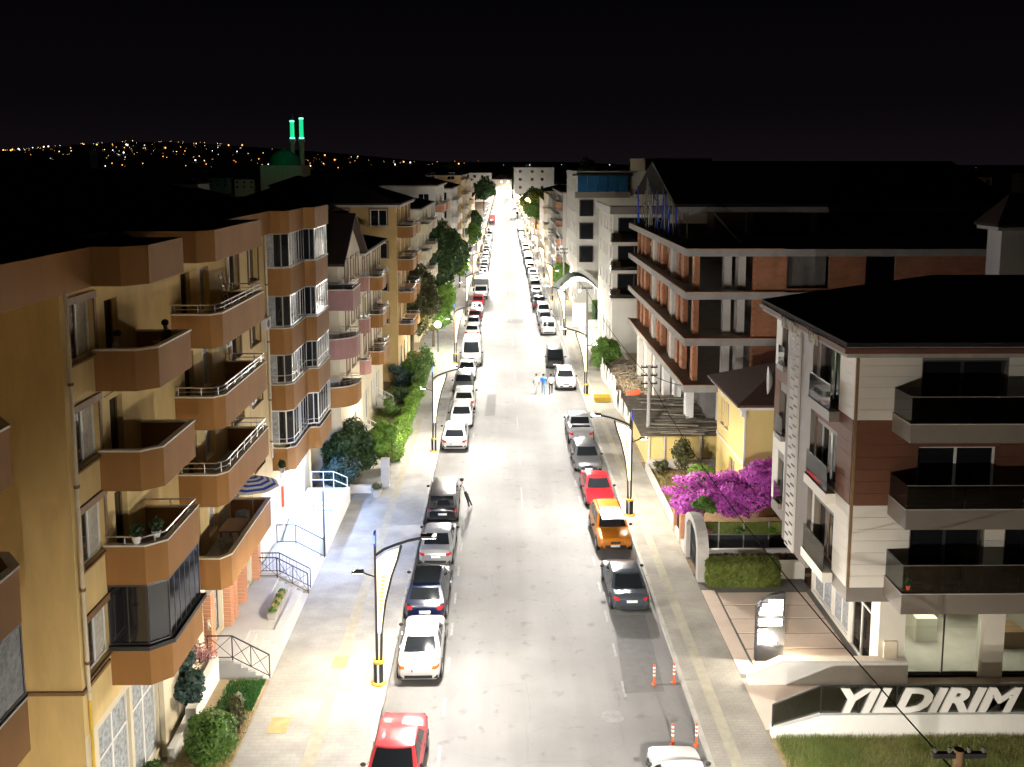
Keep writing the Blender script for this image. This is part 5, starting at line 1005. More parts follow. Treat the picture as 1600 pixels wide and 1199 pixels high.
house('yellowish apartment house at the far bend of the left row', 'L', -8.6, 16, 192, 226, [4, 7, 10, 13, 16, 17.6], 'ochre', 'cream', 'hip', [(197, 2), (205, 2), (213, 2), (221, 2)], [2, 6, 10], balc=[(195, 203, 1.2, False), (210, 218, 1.2, False)], rh=2)
house('pale apartment house far down the left row beyond the yellowish one', 'L', -8.8, 16, 236, 268, [4, 7, 10, 13, 15.5], 'warm_white', 'cream', 'hip', [(241, 2), (249, 2), (257, 2), (264, 2)], [3, 8], balc=[(244, 252, 1.2, False)], rh=2)
house('small white house near the far end of the left row', 'L', -9.5, 16, 285, 320, [4, 7, 10], 'white_wall', 'cream', 'hip', [(292, 2), (300, 2), (310, 2)], [3, 8], rh=2)
# ---- right row
I1 = house('white corner building with black glass balconies above the white canopies', 'R', 11.6, 14, 97.0, 111.5, [6.1, 9.05, 12.0, 15.0], 'white_wall', 'white_panel', 'flat', [(99.0, .9), (102.5, .8), (105.5, .8), (109, .9)], None, frame='window_dark', trim=None, rm='roof_dark')
for z in (6.1, 9.05, 12.0):
    s_ = MB().box(11.3, 17.5, 95.9, 96.98, z-.3, z+.0).build('balcony', 'white_panel', I1); MB().box(11.35, 17.4, 95.95, 96.0, z+.01, z+.95).build('glass', 'smoked_glass', s_); MB().box(11.3, 11.35, 95.95, 96.9, z+.01, z+.95).build('glass', 'smoked_glass', s_)
    g = MB().box(12.1, 17.3, 96.9, 96.99, z+.1, z+2.5).build('window', 'window_dark', I1)
    for k in range(3): MB().box(12.18+k*1.7, 13.78+k*1.7, 96.86, 96.895, z+.18, z+2.42).build('pane', 'glass_dark', g)
MB().ribbon([(11.1, 111), (11.1, 95.7), (18, 95.7)], .2, 14.9, 15.7).build('roof_terrace_parapet', 'grey_panel', I1)
I2 = house('tall white building with tinted roof terrace glazing beyond the canopies', 'R', 10.1, 16, 125.0, 146.0, [6.4, 9.5, 12.6, 15.7, 18.6], 'white_wall', 'white_panel', 'flat', [(127.5, 1.2), (132, 1.2), (137, 1.2), (142, 1.2)], None, frame='window_dark')
for z in (6.9, 10.0, 13.1):
    g = MB().box(10.35, 12.2, 124.6, 124.99, z, z+2.2).build('bay_window', 'window_dark', I2); MB().box(10.42, 12.15, 124.55, 124.59, z+.08, z+2.12).build('pane', 'glass_dark', g)
g = MB().box(9.7, 17.0, 123.8, 124.9, 15.6, 16.4).build('terrace_parapet', 'grey_panel', I2)
mat('blue_glass', (.02, .10, .22), .08, .3, .6, spec=.6)
for k in range(5): MB().box(10.0+k*1.35, 11.28+k*1.35, 123.9, 123.96, 16.42, 18.5).build('terrace_pane', 'blue_glass', g)
MB().box(9.4, 17.3, 123.5, 125.5, 18.52, 18.75).build('terrace_roof', 'roof_dark', I2)
house('white building clad in scaffolding down the right row', 'R', 9.9, 14, 152, 176, [4, 7, 10, 13, 15.3], 'white_wall', 'brick_orange', 'hip', [(155, 1.4), (161, 1.4), (167, 1.4), (173, 1.4)], [2, 5], balc=[(153, 158, 1.0, False)], rh=1.8, frame='window_dark')
t = thing('scaffolding', 'thin metal scaffolding standing against the white building on the right', 'scaffolding', (9.2, 164, 0))
for y in range(152, 178, 3):
    for x in (8.75, 9.5): MB().tube((x, y, 0.1), (x, y, 15), .05, 5).build('upright', 'steel', t)
for z in range(2, 15, 2): MB().tube((8.75, 152, z), (8.75, 176, z), .04, 5).build('ledger', 'steel', t); MB().box(8.8, 9.45, 152, 176, z-.06, z).build('deck', 'old_plank_pale', t)
house('pale low building with terrace railing far down the right row', 'R', 9.6, 18, 186, 214, [4, 7.2, 10.4, 13.2], 'warm_white', 'cream', 'flat', [(190, 1.6), (197, 1.6), (204, 1.6), (210, 1.6)], [3, 7], balc=[(187, 195, 1.3, False)])
house('plain white house with square windows near the right end of the street', 'R', 11, 22, 250, 275, [4, 7, 10], 'white_wall', 'cream', 'flat', [(255, 1.6), (262, 1.6), (269, 1.6)], [4, 9])
house('orange lit house behind the dark trees at the far right', 'R', 14, 14, 330, 350, [4, 7.5, 10.5], 'ochre', 'cream', 'hip', [(334, 1.6), (342, 1.6)], [3, 8], rh=2)
house('white block with dark windows closing the right end of the street', 'R', 6.0, 20, 470, 500, [3, 7, 11, 15, 18], 'white_wall', 'cream', 'flat', [(476, 2), (486, 2)], [3, 9, 14], glass='glass_dark')
house('pale hipped roof house closing the end of the street', 'L', 5.5, 12, 560, 580, [4, 8, 11], 'warm_white', 'cream', 'hip', [(525, 2)], [2, 6], rh=3)
house('pinkish apartment house closing the street end', 'L', -6.0, 12, 505, 530, [4, 8, 12, 15], 'white_wall', 'cream', 'flat', [(510, 2), (520, 2)], [2, 5, 9])
house('white wall of a house behind the modern building at the right edge', 'R', 26.0, 14, 48, 49.4, [4, 7, 10, 13, 16.6], 'white_wall', 'cream', 'hip', None, [7.0], rh=1.6)
house('long pale flat block rising above the unfinished building roof', 'R', 26.0, 12, 170, 190, [5, 9, 13, 17, 20.6], 'warm_white', 'cream', 'flat', None, None)
# ---- dark roofs away from the lit street
k = 0; rr3 = random.Random(21); hp = None
spots = []
for ring in range(150):
    y = rr3.uniform(70, 720); s = rr3.choice((-1, 1)); x = s*rr3.uniform(27, 40+y*.62)
    if s > 0 and y < 110: continue
    if any(abs(x-a) < 15 and abs(y-b) < 16 for a, b in spots): continue
    spots.append((x, y))
for (x, y) in spots[:64]:
    w, d, h_ = rr3.uniform(5, 7.5), rr3.uniform(5, 7.5), rr3.uniform(9, 16.5)
    wm = rr3.choice(['white_wall', 'warm_white', 'ochre', 'brick_orange', 'cream'])
    t = thing('distant_house', 'dark house among the unlit rooftops away from the street', 'house', (x, y, 0), 'dark houses beyond the lit street')
    MB().box(x-w, x+w, y-d, y+d, 0, h_).build('wall', wm, t); hip_roof(t, x-w-.5, x+w+.5, y-d-.5, y+d+.5, h_+.2, rr3.uniform(1.6, 2.8), 'roof_tile', eave=.2)
    for j in range(2):
        for i in range(3):
            z = h_-2.6-3*j; xx = x-w+1.6+i*(2*w-3.2)/2; f = MB().box(xx-.7, xx+.7, y-d-.05, y-d-.002, z, z+1.5).build('window', 'window_white', t); MB().box(xx-.6, xx+.6, y-d-.07, y-d-.051, z+.1, z+1.4).build('pane', 'lit_warm' if rr3.random() < .02 else 'lit_window' if rr3.random() < .012 else 'glass_dark', f)
# ---- hills with the lights of the town, and the mosque
def hz(x, y): 
    r_ = max(0, min(1, (y-2300)/1800)); return 20+r_*(105*max(0, math.exp(-((x+1500)/720)**2))+20*math.exp(-((x+300)/900)**2)+6*math.sin(x*.006)+12)
hill = struct('hills', MB().grid(lambda a, b: (-5000+10000*a, 2300+2600*b, hz(-5000+10000*a, 2300+2600*b)-20), 90, 24), 'soil')
def dots(name, m, n, fx, label):
    mb = MB(); r4 = random.Random(name)
    for i in range(n):
        x, y = fx(r4); r_ = r4.choice((.35, .4, .45, .55, .7, .9, 1.2, 2.0))*y/2600; z = hz(x, y)-20+6; mb.ball((x, y, z), r_, 5, 3)
    tag(struct(name, mb, m, 'stuff'), label, 'lights')
emit('far_orange', (1.0, .38, .07), 2.2); emit('far_white', (.9, .95, 1.0), 2.4); emit('far_warm', (1.0, .68, .32), 2.2)
cl = [(-1950, 3700), (-1650, 3900), (-1450, 3800), (-1300, 3900), (-1800, 3300), (-1700, 3500), (-1350, 3300), (-1250, 3600), (-980, 3200), (-1950, 3400), (-600, 3300), (-300, 3500), (-520, 3000), (-1500, 3000), (-1150, 2900)]
def fx(r_):
    c = r_.choice(cl); return c[0]+r_.gauss(0, 130), max(2500, min(4300, c[1]+r_.gauss(0, 330)))
dots('orange_town_lights', 'far_orange', 130, fx, 'orange lights of the town on the far left hill'); dots('warm_town_lights', 'far_warm', 90, fx, 'warm yellow lights of the town on the far left hill'); dots('white_town_lights', 'far_white', 60, fx, 'white lights of the town on the far left hill')
dots('scattered_town_lights', 'far_white', 26, lambda r_: (r_.uniform(-300, 2200), r_.uniform(2350, 3200)), 'few scattered white lights along the right horizon')
mq = thing('mosque', 'mosque with green lit dome and two green glowing minarets on the left horizon', 'mosque', (-135, 600, 0))
def mx(px): return (px-785)/1450*605
cx = mx(452); MB().box(cx-13, cx+13, 588, 614, 0, 19.5).build('prayer_hall', 'warm_white', mq)
mat('dome_green', (.05, .30, .17), .5, .15, .3)
MB().lathe([(10.2, 19.5), (10.0, 22.8), (8.6, 25.2), (6.4, 27.3), (3.8, 28.8), (1.2, 29.7), (.15, 31.0)], 28, (cx, 600, 0)).build('dome', 'dome_green', mq, 50)
for px, top in ((464, 47.5), (478, 49.2)):
    x = mx(px); m_ = MB().lathe([(1.5, 0), (1.5, 33), (1.9, 34), (2.3, 35.0), (2.3, 36.2)], 14, (x, 600, 0)).build('minaret', 'warm_white', mq, 40)
    MB().lathe([(1.35, 36.3), (1.25, top-.6)], 14, (x, 600, 0)).build('lit_shaft', 'shaft_green_glow', m_, 40); MB().lathe([(1.55, 36.3), (1.7, 37.2)], 14, (x, 600, 0)).build('light_ring', 'neon_white_green', m_); MB().lathe([(1.5, top-.6), (1.5, top), (1.3, top+.4)], 14, (x, 600, 0)).build('light_ring', 'neon_white_green', m_)  # green light falling on the shaft is put in as emission of its surface
    MB().lathe([(1.2, top+.4), (.1, top+5)], 12, (x, 600, 0)).build('spire', 'concrete_dark', m_)
l = bpy.data.lights.new('green_light', 'POINT'); l.energy = 420; l.color = (.05, 1, .45); l.shadow_soft_size = 1; o = bpy.data.objects.new('green_light', l); COL.objects.link(o); o.parent = mq; o.location = (cx+135, -28, 34)

# ================================================================= POLES AND WIRES
def utility_pole(label, x, y, h, arms=3, m='concrete'):
    t = thing('utility_pole', label, 'utility pole', (x, y, 0)); MB().tube((x, y, 0), (x, y, h), .16, 10, .10).build('pole', m, t, 60)
    for i in range(arms):
        z = h-.12-i*.55; a = MB().box(x-.55, x+.55, y-.05, y+.05, z-.05, z+.05).build('cross_arm', 'iron', t)
        for s in (-.5, -.2, .2, .5): MB().lathe([(.03, .05), (.05, .10), (.03, .16)], 7, (x+s, y, z)).build('insulator', 'concrete_dark', a)
    return t
utility_pole('wooden utility pole with cross arms rising from the lawn at bottom right', 9.35, 17.6, 8.1, 2, 'wood_trim'); utility_pole('concrete utility pole with three cross arms beside the plank roofed shed', 9.75, 60.4, 6.75); utility_pole('thick concrete utility pole in front of the white canopies', 8.55, 93, 7.7, 1)
utility_pole('grey utility pole beside the white canopies further down the pavement', 8.5, 128, 8.5, 2); utility_pole('slim utility pole with transformer far down the right pavement', 8.4, 160, 9, 3); utility_pole('grey utility pole rising among the left pavement trees', -6.9, 128, 9.5, 0); utility_pole('slim pale mast at the left houses far down the street', -7.6, 185, 13.0, 0, 'concrete_pale')
def wire(label, a, b, sag, r_=.022):
    pts = [Vector(a).lerp(Vector(b), i/16)-Vector((0, 0, sag*4*(i/16)*(1-i/16))) for i in range(17)]; tag(MB().path(pts, r_, 5).build('overhead_cable', 'cable_black'), label, 'cable')
wire('black twisted cable hanging from the bottom right pole to the pole by the shed', (9.2, 17.6, 7.7), (9.7, 60.4, 5.9), .9, .02); wire('thin cable from the pole by the shed to the thick concrete pole', (9.7, 60.4, 6.0), (8.6, 93, 7.2), .5)
wire('thin cable between the two poles at the white canopies', (8.6, 93, 7.3), (8.5, 128, 8.0), .6); wire('thin cable from the pole by the shed down to the unfinished building', (9.75, 60.4, 6.2), (13.0, 61.2, 5.1), .2)
leafmat('canopy_white', (.74, .73, .70), (.80, .79, .76), 1.0, .7, .5); mat('canopy_green', (.06, .12, .07), .8, .15)
for i, (x, y, r_, m, lb) in enumerate([(9.7, 115.5, 2.6, 'canopy_white', 'large white rounded canopy over the cafe front'), (9.6, 120.6, 2.8, 'canopy_green', 'dark green rounded canopy behind the white one')]):
    t = thing('cafe_canopy', lb, 'canopy', (x, y, 0)); MB().grid(lambda a, b: (x-r_+2*r_*a, y-2.4+4.8*b, 4.1+1.7*math.sin(math.pi*a)), 12, 6).build('canopy_cloth', m, t, 60)
    for px_ in (x-r_+.1, x+r_-.1):
        for py_ in (y-2.3, y+2.3): MB().tube((px_, py_, .1), (px_, py_, 4.15), .06, 6).build('post', 'steel', t)
t = thing('cafe_kiosk', 'white cafe front with glass panes under the canopy', 'kiosk', (10.2, 113, 0)); MB().box(8.6, 13.4, 112.8, 113.05, .1, 1.0).build('front_wall', 'white_paint', t)
for i in range(5): MB().box(8.62+i*.96, 9.54+i*.96, 112.9, 112.94, 1.01, 3.0).build('pane', 'lit_window' if i < 2 else 'clear_glass', t)
MB().ball((9.6, 114.4, 4.4), .13, 10, 6).build('ceiling_lamp', 'sign_white', t); MB().tube((9.6, 114.4, 4.5), (9.6, 114.4, 5.7), .02, 5).build('lamp_cord', 'iron', t)
l = bpy.data.lights.new('cafe_light', 'POINT'); l.energy = 900; l.color = (1, .97, .90); l.shadow_soft_size = .25; o = bpy.data.objects.new('cafe_light', l); COL.objects.link(o); o.parent = t; o.location = Vector((9.6, 115.2, 3.9))-Vector((10.2, 113, 0))
mat('court', (.60, .58, .54), .8, .1, 1.0, .1)
struct('forecourt', MB().box(9.32, 13, 93.5, 113.5, .0, .125), 'court')

# ================================================================= VEGETATION
def leaves(blobs, n, size, seed=1, flat=0.0, shell=.55):
    """leaf-sized quads spread through ellipsoid clumps (x, y, z, rx, ry, rz)"""
    r_ = random.Random(seed); vs, fs = [], []; wts = [b[3]*b[4]*b[5] for b in blobs]
    for b in r_.choices(blobs, [w**.67 for w in wts], k=n):
        u, v = r_.uniform(-1, 1), r_.uniform(0, 6.283); q = math.sqrt(1-u*u); rad = shell+(1-shell)*r_.random()**.5; rad *= 1+.10*math.sin(v*5+u*7)
        d = Vector((q*math.cos(v), q*math.sin(v), u)); c = Vector((b[0]+d.x*b[3]*rad, b[1]+d.y*b[4]*rad, b[2]+d.z*b[5]*rad))
        nrm = (d+Vector((r_.gauss(0, .6), r_.gauss(0, .6), r_.gauss(0, .6)+.3))).normalized(); a = nrm.orthogonal().normalized(); a.rotate(Matrix.Rotation(r_.uniform(0, 6.28), 3, nrm)); bb = nrm.cross(a); s = size*r_.uniform(.6, 1.35)
        o = len(vs); vs += [c-a*s, c+bb*s*.55-a*s*.1, c+a*s, c-bb*s*.55-a*s*.1]; fs.append((o, o+1, o+2, o+3))
    m = MB(); m.v = [tuple(v) for v in vs]; m.f = fs; return m
def clumps(c, r, n, seed, rz=None, k=.42):
    r_ = random.Random(seed); out = []
    for i in range(n):
        u, v = r_.uniform(-.9, 1), r_.uniform(0, 6.283); q = math.sqrt(1-u*u); d = r_.uniform(.35, .8); s = r_.uniform(.75, 1.25)
        out.append((c[0]+q*math.cos(v)*r*d, c[1]+q*math.sin(v)*r*d, c[2]+u*(rz or r)*d, r*k*s, r*k*s, (rz or r)*k*s*.85))
    return out
def tree(label, x, y, h, r, m, n=9000, size=.16, seed=1, trunk=.14, name='broadleaf_tree', base=None, z0=.1, nc=16, rz=None, cat='tree', shell=.5):
    t = thing(name, label, cat, (x, y, z0)); rz = rz or (h*.38); cz = z0+h-rz; r_ = random.Random(seed)
    tr = MB(); tr.tube((x, y, z0), (x+.05, y, cz), trunk, 8, trunk*.6)
    for i in range(7):
        a = r_.uniform(0, 6.28); tr.tube((x, y, lerp(z0+h*.25, cz, r_.random())), (x+math.cos(a)*r*.7, y+math.sin(a)*r*.7, cz+rz*r_.uniform(-.3, .6)), trunk*.4, 5, trunk*.12)
    tr.build('trunk', 'bark', t); leaves(clumps((x, y, cz), r, nc, seed, rz), n, size, seed+1, shell=shell).build('crown', m, t); return t
def bush(label, blobs, n, size, m, seed=1, name='bush', shell=.6):
    x, y = blobs[0][0], blobs[0][1]; z = min(b[2]-b[5] for b in blobs); t = thing(name, label, 'bush', (x, y, max(z, .1))); s = MB()
    for b in blobs[:6]: s.tube((x, y, max(z, .1)), (b[0], b[1], b[2]), .04, 5, .015)
    s.build('stem', 'bark', t); leaves(blobs, n, size, seed, shell=shell).build('foliage', m, t); return t
# bottom-left garden
struct('lawn_left', MB().box(-11.4, -9.07, 30.6, 33.95, .0, .16), 'dry_soil')
bush('round clipped green thuja bush at bottom left', [(-9.75, 28.75, 1.15, .75, .75, .95)]+clumps((-9.75, 28.75, 1.2), .85, 10, 3, 1.0), 9000, .055, 'leaf_mid', 3, 'thuja', .7)
bush('leafy rose shrub between thuja and lawn patch', clumps((-9.45, 30.3, 1.0), .55, 7, 4, .8), 900, .09, 'leaf_olive', 5, 'shrub', .3); bush('low green shrub at the very bottom left', clumps((-10.9, 27.4, .7), .7, 8, 6, .6), 1900, .08, 'leaf_mid', 6, 'shrub', .4); bush('pink flowering oleander behind the low white wall', clumps((-11.5, 31.2, 1.6), .95, 10, 7, 1.3), 3200, .10, 'leaf_blue', 8, 'oleander', .4)
bush('cluster of pale pink flowers on the oleander', clumps((-11.0, 32.2, 2.3), .55, 7, 9, .6), 260, .08, 'flower_pink', 9, 'flower_cluster', .6)
t = thing('garden_wall', 'low white garden wall stepping down at the bottom left', 'wall', (-11, 31, .1)); MB().add([(x, y, z) for x in (-11.25, -11.0) for y, z in ((29.0, .1), (33.9, .1), (33.9, 1.15), (31.6, 1.0), (31.5, .7), (29.0, .6))], [(0, 1, 2, 3, 4, 5), (11, 10, 9, 8, 7, 6)]+[((i+1) % 6, i, 6+i, 6+(i+1) % 6) for i in range(6)]).build('wall_body', 'white_paint', t); MB().box(-10.98, -10.62, 30.1, 30.4, .1, 1.35).build('pillar', 'white_paint', t)
def grass(label, x0, x1, y0, y1, n, h, m, seed, z=.14, dens=None):
    r_ = random.Random(seed); mb = MB()
    for i in range(n):
        x, y = r_.uniform(x0, x1), r_.uniform(y0, y1)
        if dens and r_.random() > dens(x, y): continue
        a = r_.uniform(0, 6.28); w = .014; hh = h*r_.uniform(.5, 1.4); dx, dy = r_.gauss(0, hh*.35), r_.gauss(0, hh*.35); c, d = math.cos(a)*w, math.sin(a)*w
        mb.add([(x-c, y-d, z), (x+c, y+d, z), (x+dx, y+dy, z+hh)], [(0, 1, 2)])
    tag(struct('grass', mb, m, 'stuff'), label, 'grass')
grass('bright green grass patch by the near stair at bottom left', -10.6, -9.2, 31.8, 33.8, 9000, .16, 'grass_lush', 2, dens=lambda x, y: min(1, max(.05, (x+10.6)*.9*(.4+.6*math.sin(x*4+y*3)**2)+.2))); grass('dry yellow grass along the bottom left garden', -11.0, -9.1, 26.5, 31.8, 8000, .13, 'grass_dry', 3)
struct('lawn_right', MB().box(9.32, 27, 20, 30.05, .0, .118), 'dry_soil')
grass('green lawn in front of the white lettered wall at bottom right', 9.5, 19.5, 27.0, 30.0, 42000, .22, 'grass_blade', 4, .115, lambda x, y: .25+.75*(math.sin(x*1.3)*.5+.5)*(math.sin(x*.4+y*1.2)*.4+.6)); grass('dry straw grass mixed into the bottom right lawn', 9.4, 19.5, 27.0, 30.05, 16000, .18, 'grass_dry', 5, .115)
grass('dry tuft bed beside the totem sign', 11.7, 13.4, 34.6, 34.85, 2600, .16, 'grass_dry', 6, .15)
grass('garden lawn beside the left houses', -10.2, -7.4, 64.0, 90.0, 30000, .12, 'grass_blade', 7, .13)
# planter plants
for i in range(7): bush(['green', 'yellowish', 'green', 'yellowish', 'green', 'yellowish', 'green'][i]+f' succulent in the terrace planter, {["first", "second", "third", "fourth", "fifth", "sixth", "last"][i]} from the near end', [(-9.76, 37.4+.28*i, 1.28, .15, .15, .13)], 130, .07, 'leaf_mid' if i % 2 == 0 else 'grass_dry', 20+i, 'succulent', .3)
# hedges and flowers on the right
def hedge(label, x0, x1, y0, y1, z0, z1, n, m, seed, size=.06, name='hedge'):
    t = thing(name, label, 'hedge', ((x0+x1)/2, (y0+y1)/2, z0)); r_ = random.Random(seed); mb = MB(); MB().box(x0+.06, x1-.06, y0+.06, y1-.06, z0, z1-.06).build('branch_core', m, t)
    for i in range(n):
        f = r_.random(); x, y, z = r_.uniform(x0, x1), r_.uniform(y0, y1), r_.uniform(z0, z1)
        if f < .45: z = z1+r_.gauss(0, .035); nr = Vector((0, 0, 1))
        elif f < .75: y = y0+r_.gauss(0, .035); nr = Vector((0, -1, 0))
        else: x = (x0 if r_.random() < .6 else x1)+r_.gauss(0, .035); nr = Vector((-1, 0, 0))
        nr = (nr+Vector((r_.gauss(0, .6), r_.gauss(0, .6), r_.gauss(0, .6)))).normalized(); a = nr.orthogonal(); b = nr.cross(a); s = size*r_.uniform(.6, 1.3); c = Vector((x, y, z)); mb.add([c-a*s, c+b*s*.5, c+a*s, c-b*s*.5], [(0, 1, 2, 3)])
    mb.build('foliage', m, t); return t
hedge('clipped green hedge at the near end of the garden', 9.75, 13.1, 41.75, 42.55, .1, 1.25, 16000, 'hedge_leaf', 1); hedge('brownish low hedge behind the clipped green one', 9.95, 14.6, 43.2, 43.8, .1, .85, 8000, 'leaf_brown', 2)
hedge('tall ivy hedge behind the cafe glass', 11.2, 13.4, 113.3, 114.0, .1, 3.2, 5000, 'leaf_mid', 5, .12)
bg = [(10.2+rnd.uniform(-.5, .8), 47.6+rnd.uniform(-.3, 1.0), 1.9+rnd.uniform(-.4, .5), .75, .6, .45) for i in range(7)]+[(rnd.uniform(10.6, 15.9), rnd.uniform(47.0, 50.0), rnd.uniform(1.7, 3.0)+(.25 if i % 3 == 0 else 0), .95, .8, .55) for i in range(26)]+[(13.2+rnd.uniform(0, 2.6), 48+rnd.uniform(0, 1.5), 3.0+rnd.uniform(0, .7), .8, .7, .5) for i in range(9)]+[(9.6, 47.9, 2.0, .7, .5, .25), (9.3, 48.6, 2.4, .7, .5, .2), (9.9, 48.9, 2.9, .7, .5, .25)]
t = bush('huge purple bougainvillea in full bloom over the garden wall', bg, 30000, .085, 'bloom', 12, 'bougainvillea', .45); leaves(bg, 5000, .08, 14, shell=.2).build('green_foliage', 'leaf_dark', t)
bush('green shrub growing over the arched gateway', clumps((10.0, 45.0, 2.75), .8, 9, 15, .55), 3500, .07, 'leaf_mid', 15, 'shrub', .4); bush('round bright green bush in front of the yellow house', [(11.9, 53.2, 1.3, .95, .9, 1.0)]+clumps((11.9, 53.2, 1.35), 1.0, 8, 16, 1.0), 7500, .06, 'leaf_bright', 16, 'bush', .7); tree('small loose tree with pinkish flowers before the shed', 11.3, 56.5, 2.9, .85, 'leaf_olive', 1700, .10, 17, .05, 'small_tree', shell=.2)
bush('pale small shrub beside the shed pole', clumps((10.2, 57.6, .9), .55, 6, 18, .6), 900, .09, 'leaf_olive', 18, 'shrub', .3); grass('pale grass strip along the garden by the purple flowers', 9.6, 12, 52.5, 58.5, 9000, .15, 'grass_dry', 8, .11); bush('slim cypress shrub rising above the purple flowers', [(15.6, 49.9, 3.6+.25*i, .22-.02*i, .22-.02*i, .3) for i in range(5)], 700, .05, 'leaf_mid', 19, 'cypress', .5)
tree('bushy green tree at the building lot behind the street lamp', 9.9, 88.0, 3.6, 1.55, 'leaf_mid', 9000, .11, 20, .10, 'bushy_tree', nc=18, rz=1.75)
for i, (x, s) in enumerate([(10.6, 'red flowered'), (12.3, 'green'), (13.9, 'yellow flowered')]): bush(f'hanging pot with {s} plant on the garden fence', [(x, 46.02, 1.15, .26, .16, .16)], 260, .06, ['flower_pink', 'leaf_mid', 'leaf_bright'][i], 60+i, 'hanging_plant', .4)
# left bushes and garden
bush('dense dark green bush beyond the blue lit shop', clumps((-9.9, 57.0, 2.2), 1.7, 14, 21, 1.9), 13000, .10, 'leaf_dark', 21, 'bush', .55); bush('blue tinted bush at the corner of the lit shop', clumps((-10.0, 55.0, 1.3), 1.25, 12, 22, 1.1), 9000, .09, 'leaf_blue', 22, 'bush', .55); bush('bright yellow green bush leaning over the left pavement', clumps((-7.7, 58.8, 2.0), 1.35, 14, 23, 1.4), 11000, .10, 'leaf_bright', 23, 'bush', .5)
t = thing('garden_wall', 'short garden wall with grey gate pillar below the bright green bush', 'wall', (-7.6, 56, .1)); MB().box(-10.9, -7.6, 54.6, 54.85, .1, .6).build('wall_body', 'concrete_pale', t); MB().box(-7.55, -7.05, 55.6, 56.1, .1, 1.9).build('pillar', 'concrete', t)
t = thing('plant_pot', 'grey stone pot with small plant at the garden corner', 'plant pot', (-7.6, 54.0, .13)); MB().lathe([(.22, .13), (.34, .55), (.36, .62), (.3, .62)], 14, (-7.6, 54.0, 0)).build('pot', 'concrete', t, 40); leaves([(-7.6, 54, .8, .35, .35, .2)], 300, .07, 24, shell=.2).build('plant', 'leaf_olive', t)
hedge('long light green hedge along the left pavement gardens', -7.65, -7.0, 60.8, 79.0, .12, .75, 11000, 'leaf_bright', 25, .075); hedge('light green hedge at the far end of the left gardens', -8.0, -7.0, 80.5, 92.0, .12, 1.2, 9000, 'leaf_mid', 26, .08)
bush('loose light green shrubs growing out of the long pavement hedge', [(-7.3+rnd.uniform(-.35, .25), 60.9+i*.66+rnd.uniform(-.3, .3), .75+rnd.uniform(-.1, .35), rnd.uniform(.35, .6), rnd.uniform(.4, .7), rnd.uniform(.3, .55)) for i in range(28)], 12000, .08, 'leaf_bright', 27, 'shrub', .4)
for i, (x, y, s, m) in enumerate([(-8.9, 71.5, .8, 'leaf_mid'), (-8.3, 76.0, .9, 'leaf_dark'), (-9.2, 82.5, 1.1, 'leaf_blue'), (-8.2, 84.5, 1.3, 'leaf_mid'), (-8.6, 66.2, .7, 'leaf_bright'), (-7.9, 88.0, 1.5, 'leaf_mid')]): bush(['small shrub', 'dark round shrub', 'bluish shrub', 'leafy shrub', 'light green shrub', 'tall leafy shrub'][i]+' on the garden lawn beside the left houses', clumps((x, y, s*.95), s, 8, 30+i, s), 2600, .09, m, 30+i, 'shrub', .45)
for i, y in enumerate((66.0, 74.5)):
    t = thing('garden_stair', ['nearer', 'farther'][i]+' entrance stair with white railing in the left gardens', 'stair', (-9.6, y, .1))
    for k in range(5): MB().box(-10.35+k*.28, -10.35+(k+1)*.28, y, y+1.4, .1, .95-k*.16).build('step', 'concrete_pale', t)
    MB().path([(-10.3, y, 1.9), (-9.0, y, 1.15)], .025, 5).build('rail', 'white_paint', t); MB().path([(-10.3, y, 1.5), (-9.0, y, .75)], .02, 5).build('rail', 'white_paint', t)
    for k in range(5): MB().tube((-10.3+k*.325, y, .95-k*.18), (-10.3+k*.325, y, 1.9-k*.187), .018, 5).build('post', 'white_paint', t)
tree('broad dark brownish tree in front of the left houses', -9.4, 95.0, 10.2, 3.3, 'leaf_olive', 20000, .20, 41, .22, nc=26, rz=3.8); tree('green tree lit from below by the garden lamp', -7.6, 100.5, 6.2, 2.1, 'leaf_mid', 11000, .15, 42, .15, nc=18); tree('tall very dark conifer like tree rising between the left houses', -9.6, 122.0, 12.6, 4.0, 'leaf_dark', 24000, .24, 43, .25, nc=30, rz=5.0); tree('dark tree behind the tall conifer on the left pavement', -8.4, 138.0, 11.6, 3.2, 'leaf_dark', 15000, .25, 44, .22, nc=22, rz=4.2)
tree('pale green street tree beside the box truck', -7.0, 117.5, 5.2, 1.6, 'leaf_bright', 6000, .15, 45, .12); tree('yellow green street tree beyond the dark trees', -7.0, 150.0, 6.0, 1.8, 'leaf_bright', 5000, .18, 46, .12); tree('street tree halfway down the left pavement', -7.0, 205.0, 7.5, 2.2, 'leaf_mid', 4000, .26, 47, .15); tree('farthest street tree on the left pavement', -7.2, 232.0, 9, 2.6, 'leaf_dark', 4000, .3, 48, .15)
tree('dark tree mass beside the orange sodium lamp', 11.5, 312, 13.0, 5.2, 'leaf_dark', 9000, .42, 49, .3, nc=24); tree('second dark tree beside the orange sodium lamp', 10.5, 292, 9.0, 4.0, 'leaf_mid', 7000, .38, 50, .25, nc=20); tree('dark tree at the left end of the street', -8.0, 400, 14, 5.0, 'leaf_dark', 6000, .5, 51, .3, nc=20); tree('green tree at the pavement before the scaffolding', 9.0, 140.0, 5.2, 1.7, 'leaf_mid', 5000, .16, 52, .12)
for i in range(16):
    x = rnd.uniform(-190, 150); y = rnd.uniform(520, 820); tree('far dark tree on the skyline beyond the street end', x, y, rnd.uniform(14, 24), rnd.uniform(6, 10), 'leaf_dark', 1500, 1.0, 70+i, .4, 'skyline_tree', nc=14)['group'] = 'trees on the skyline'
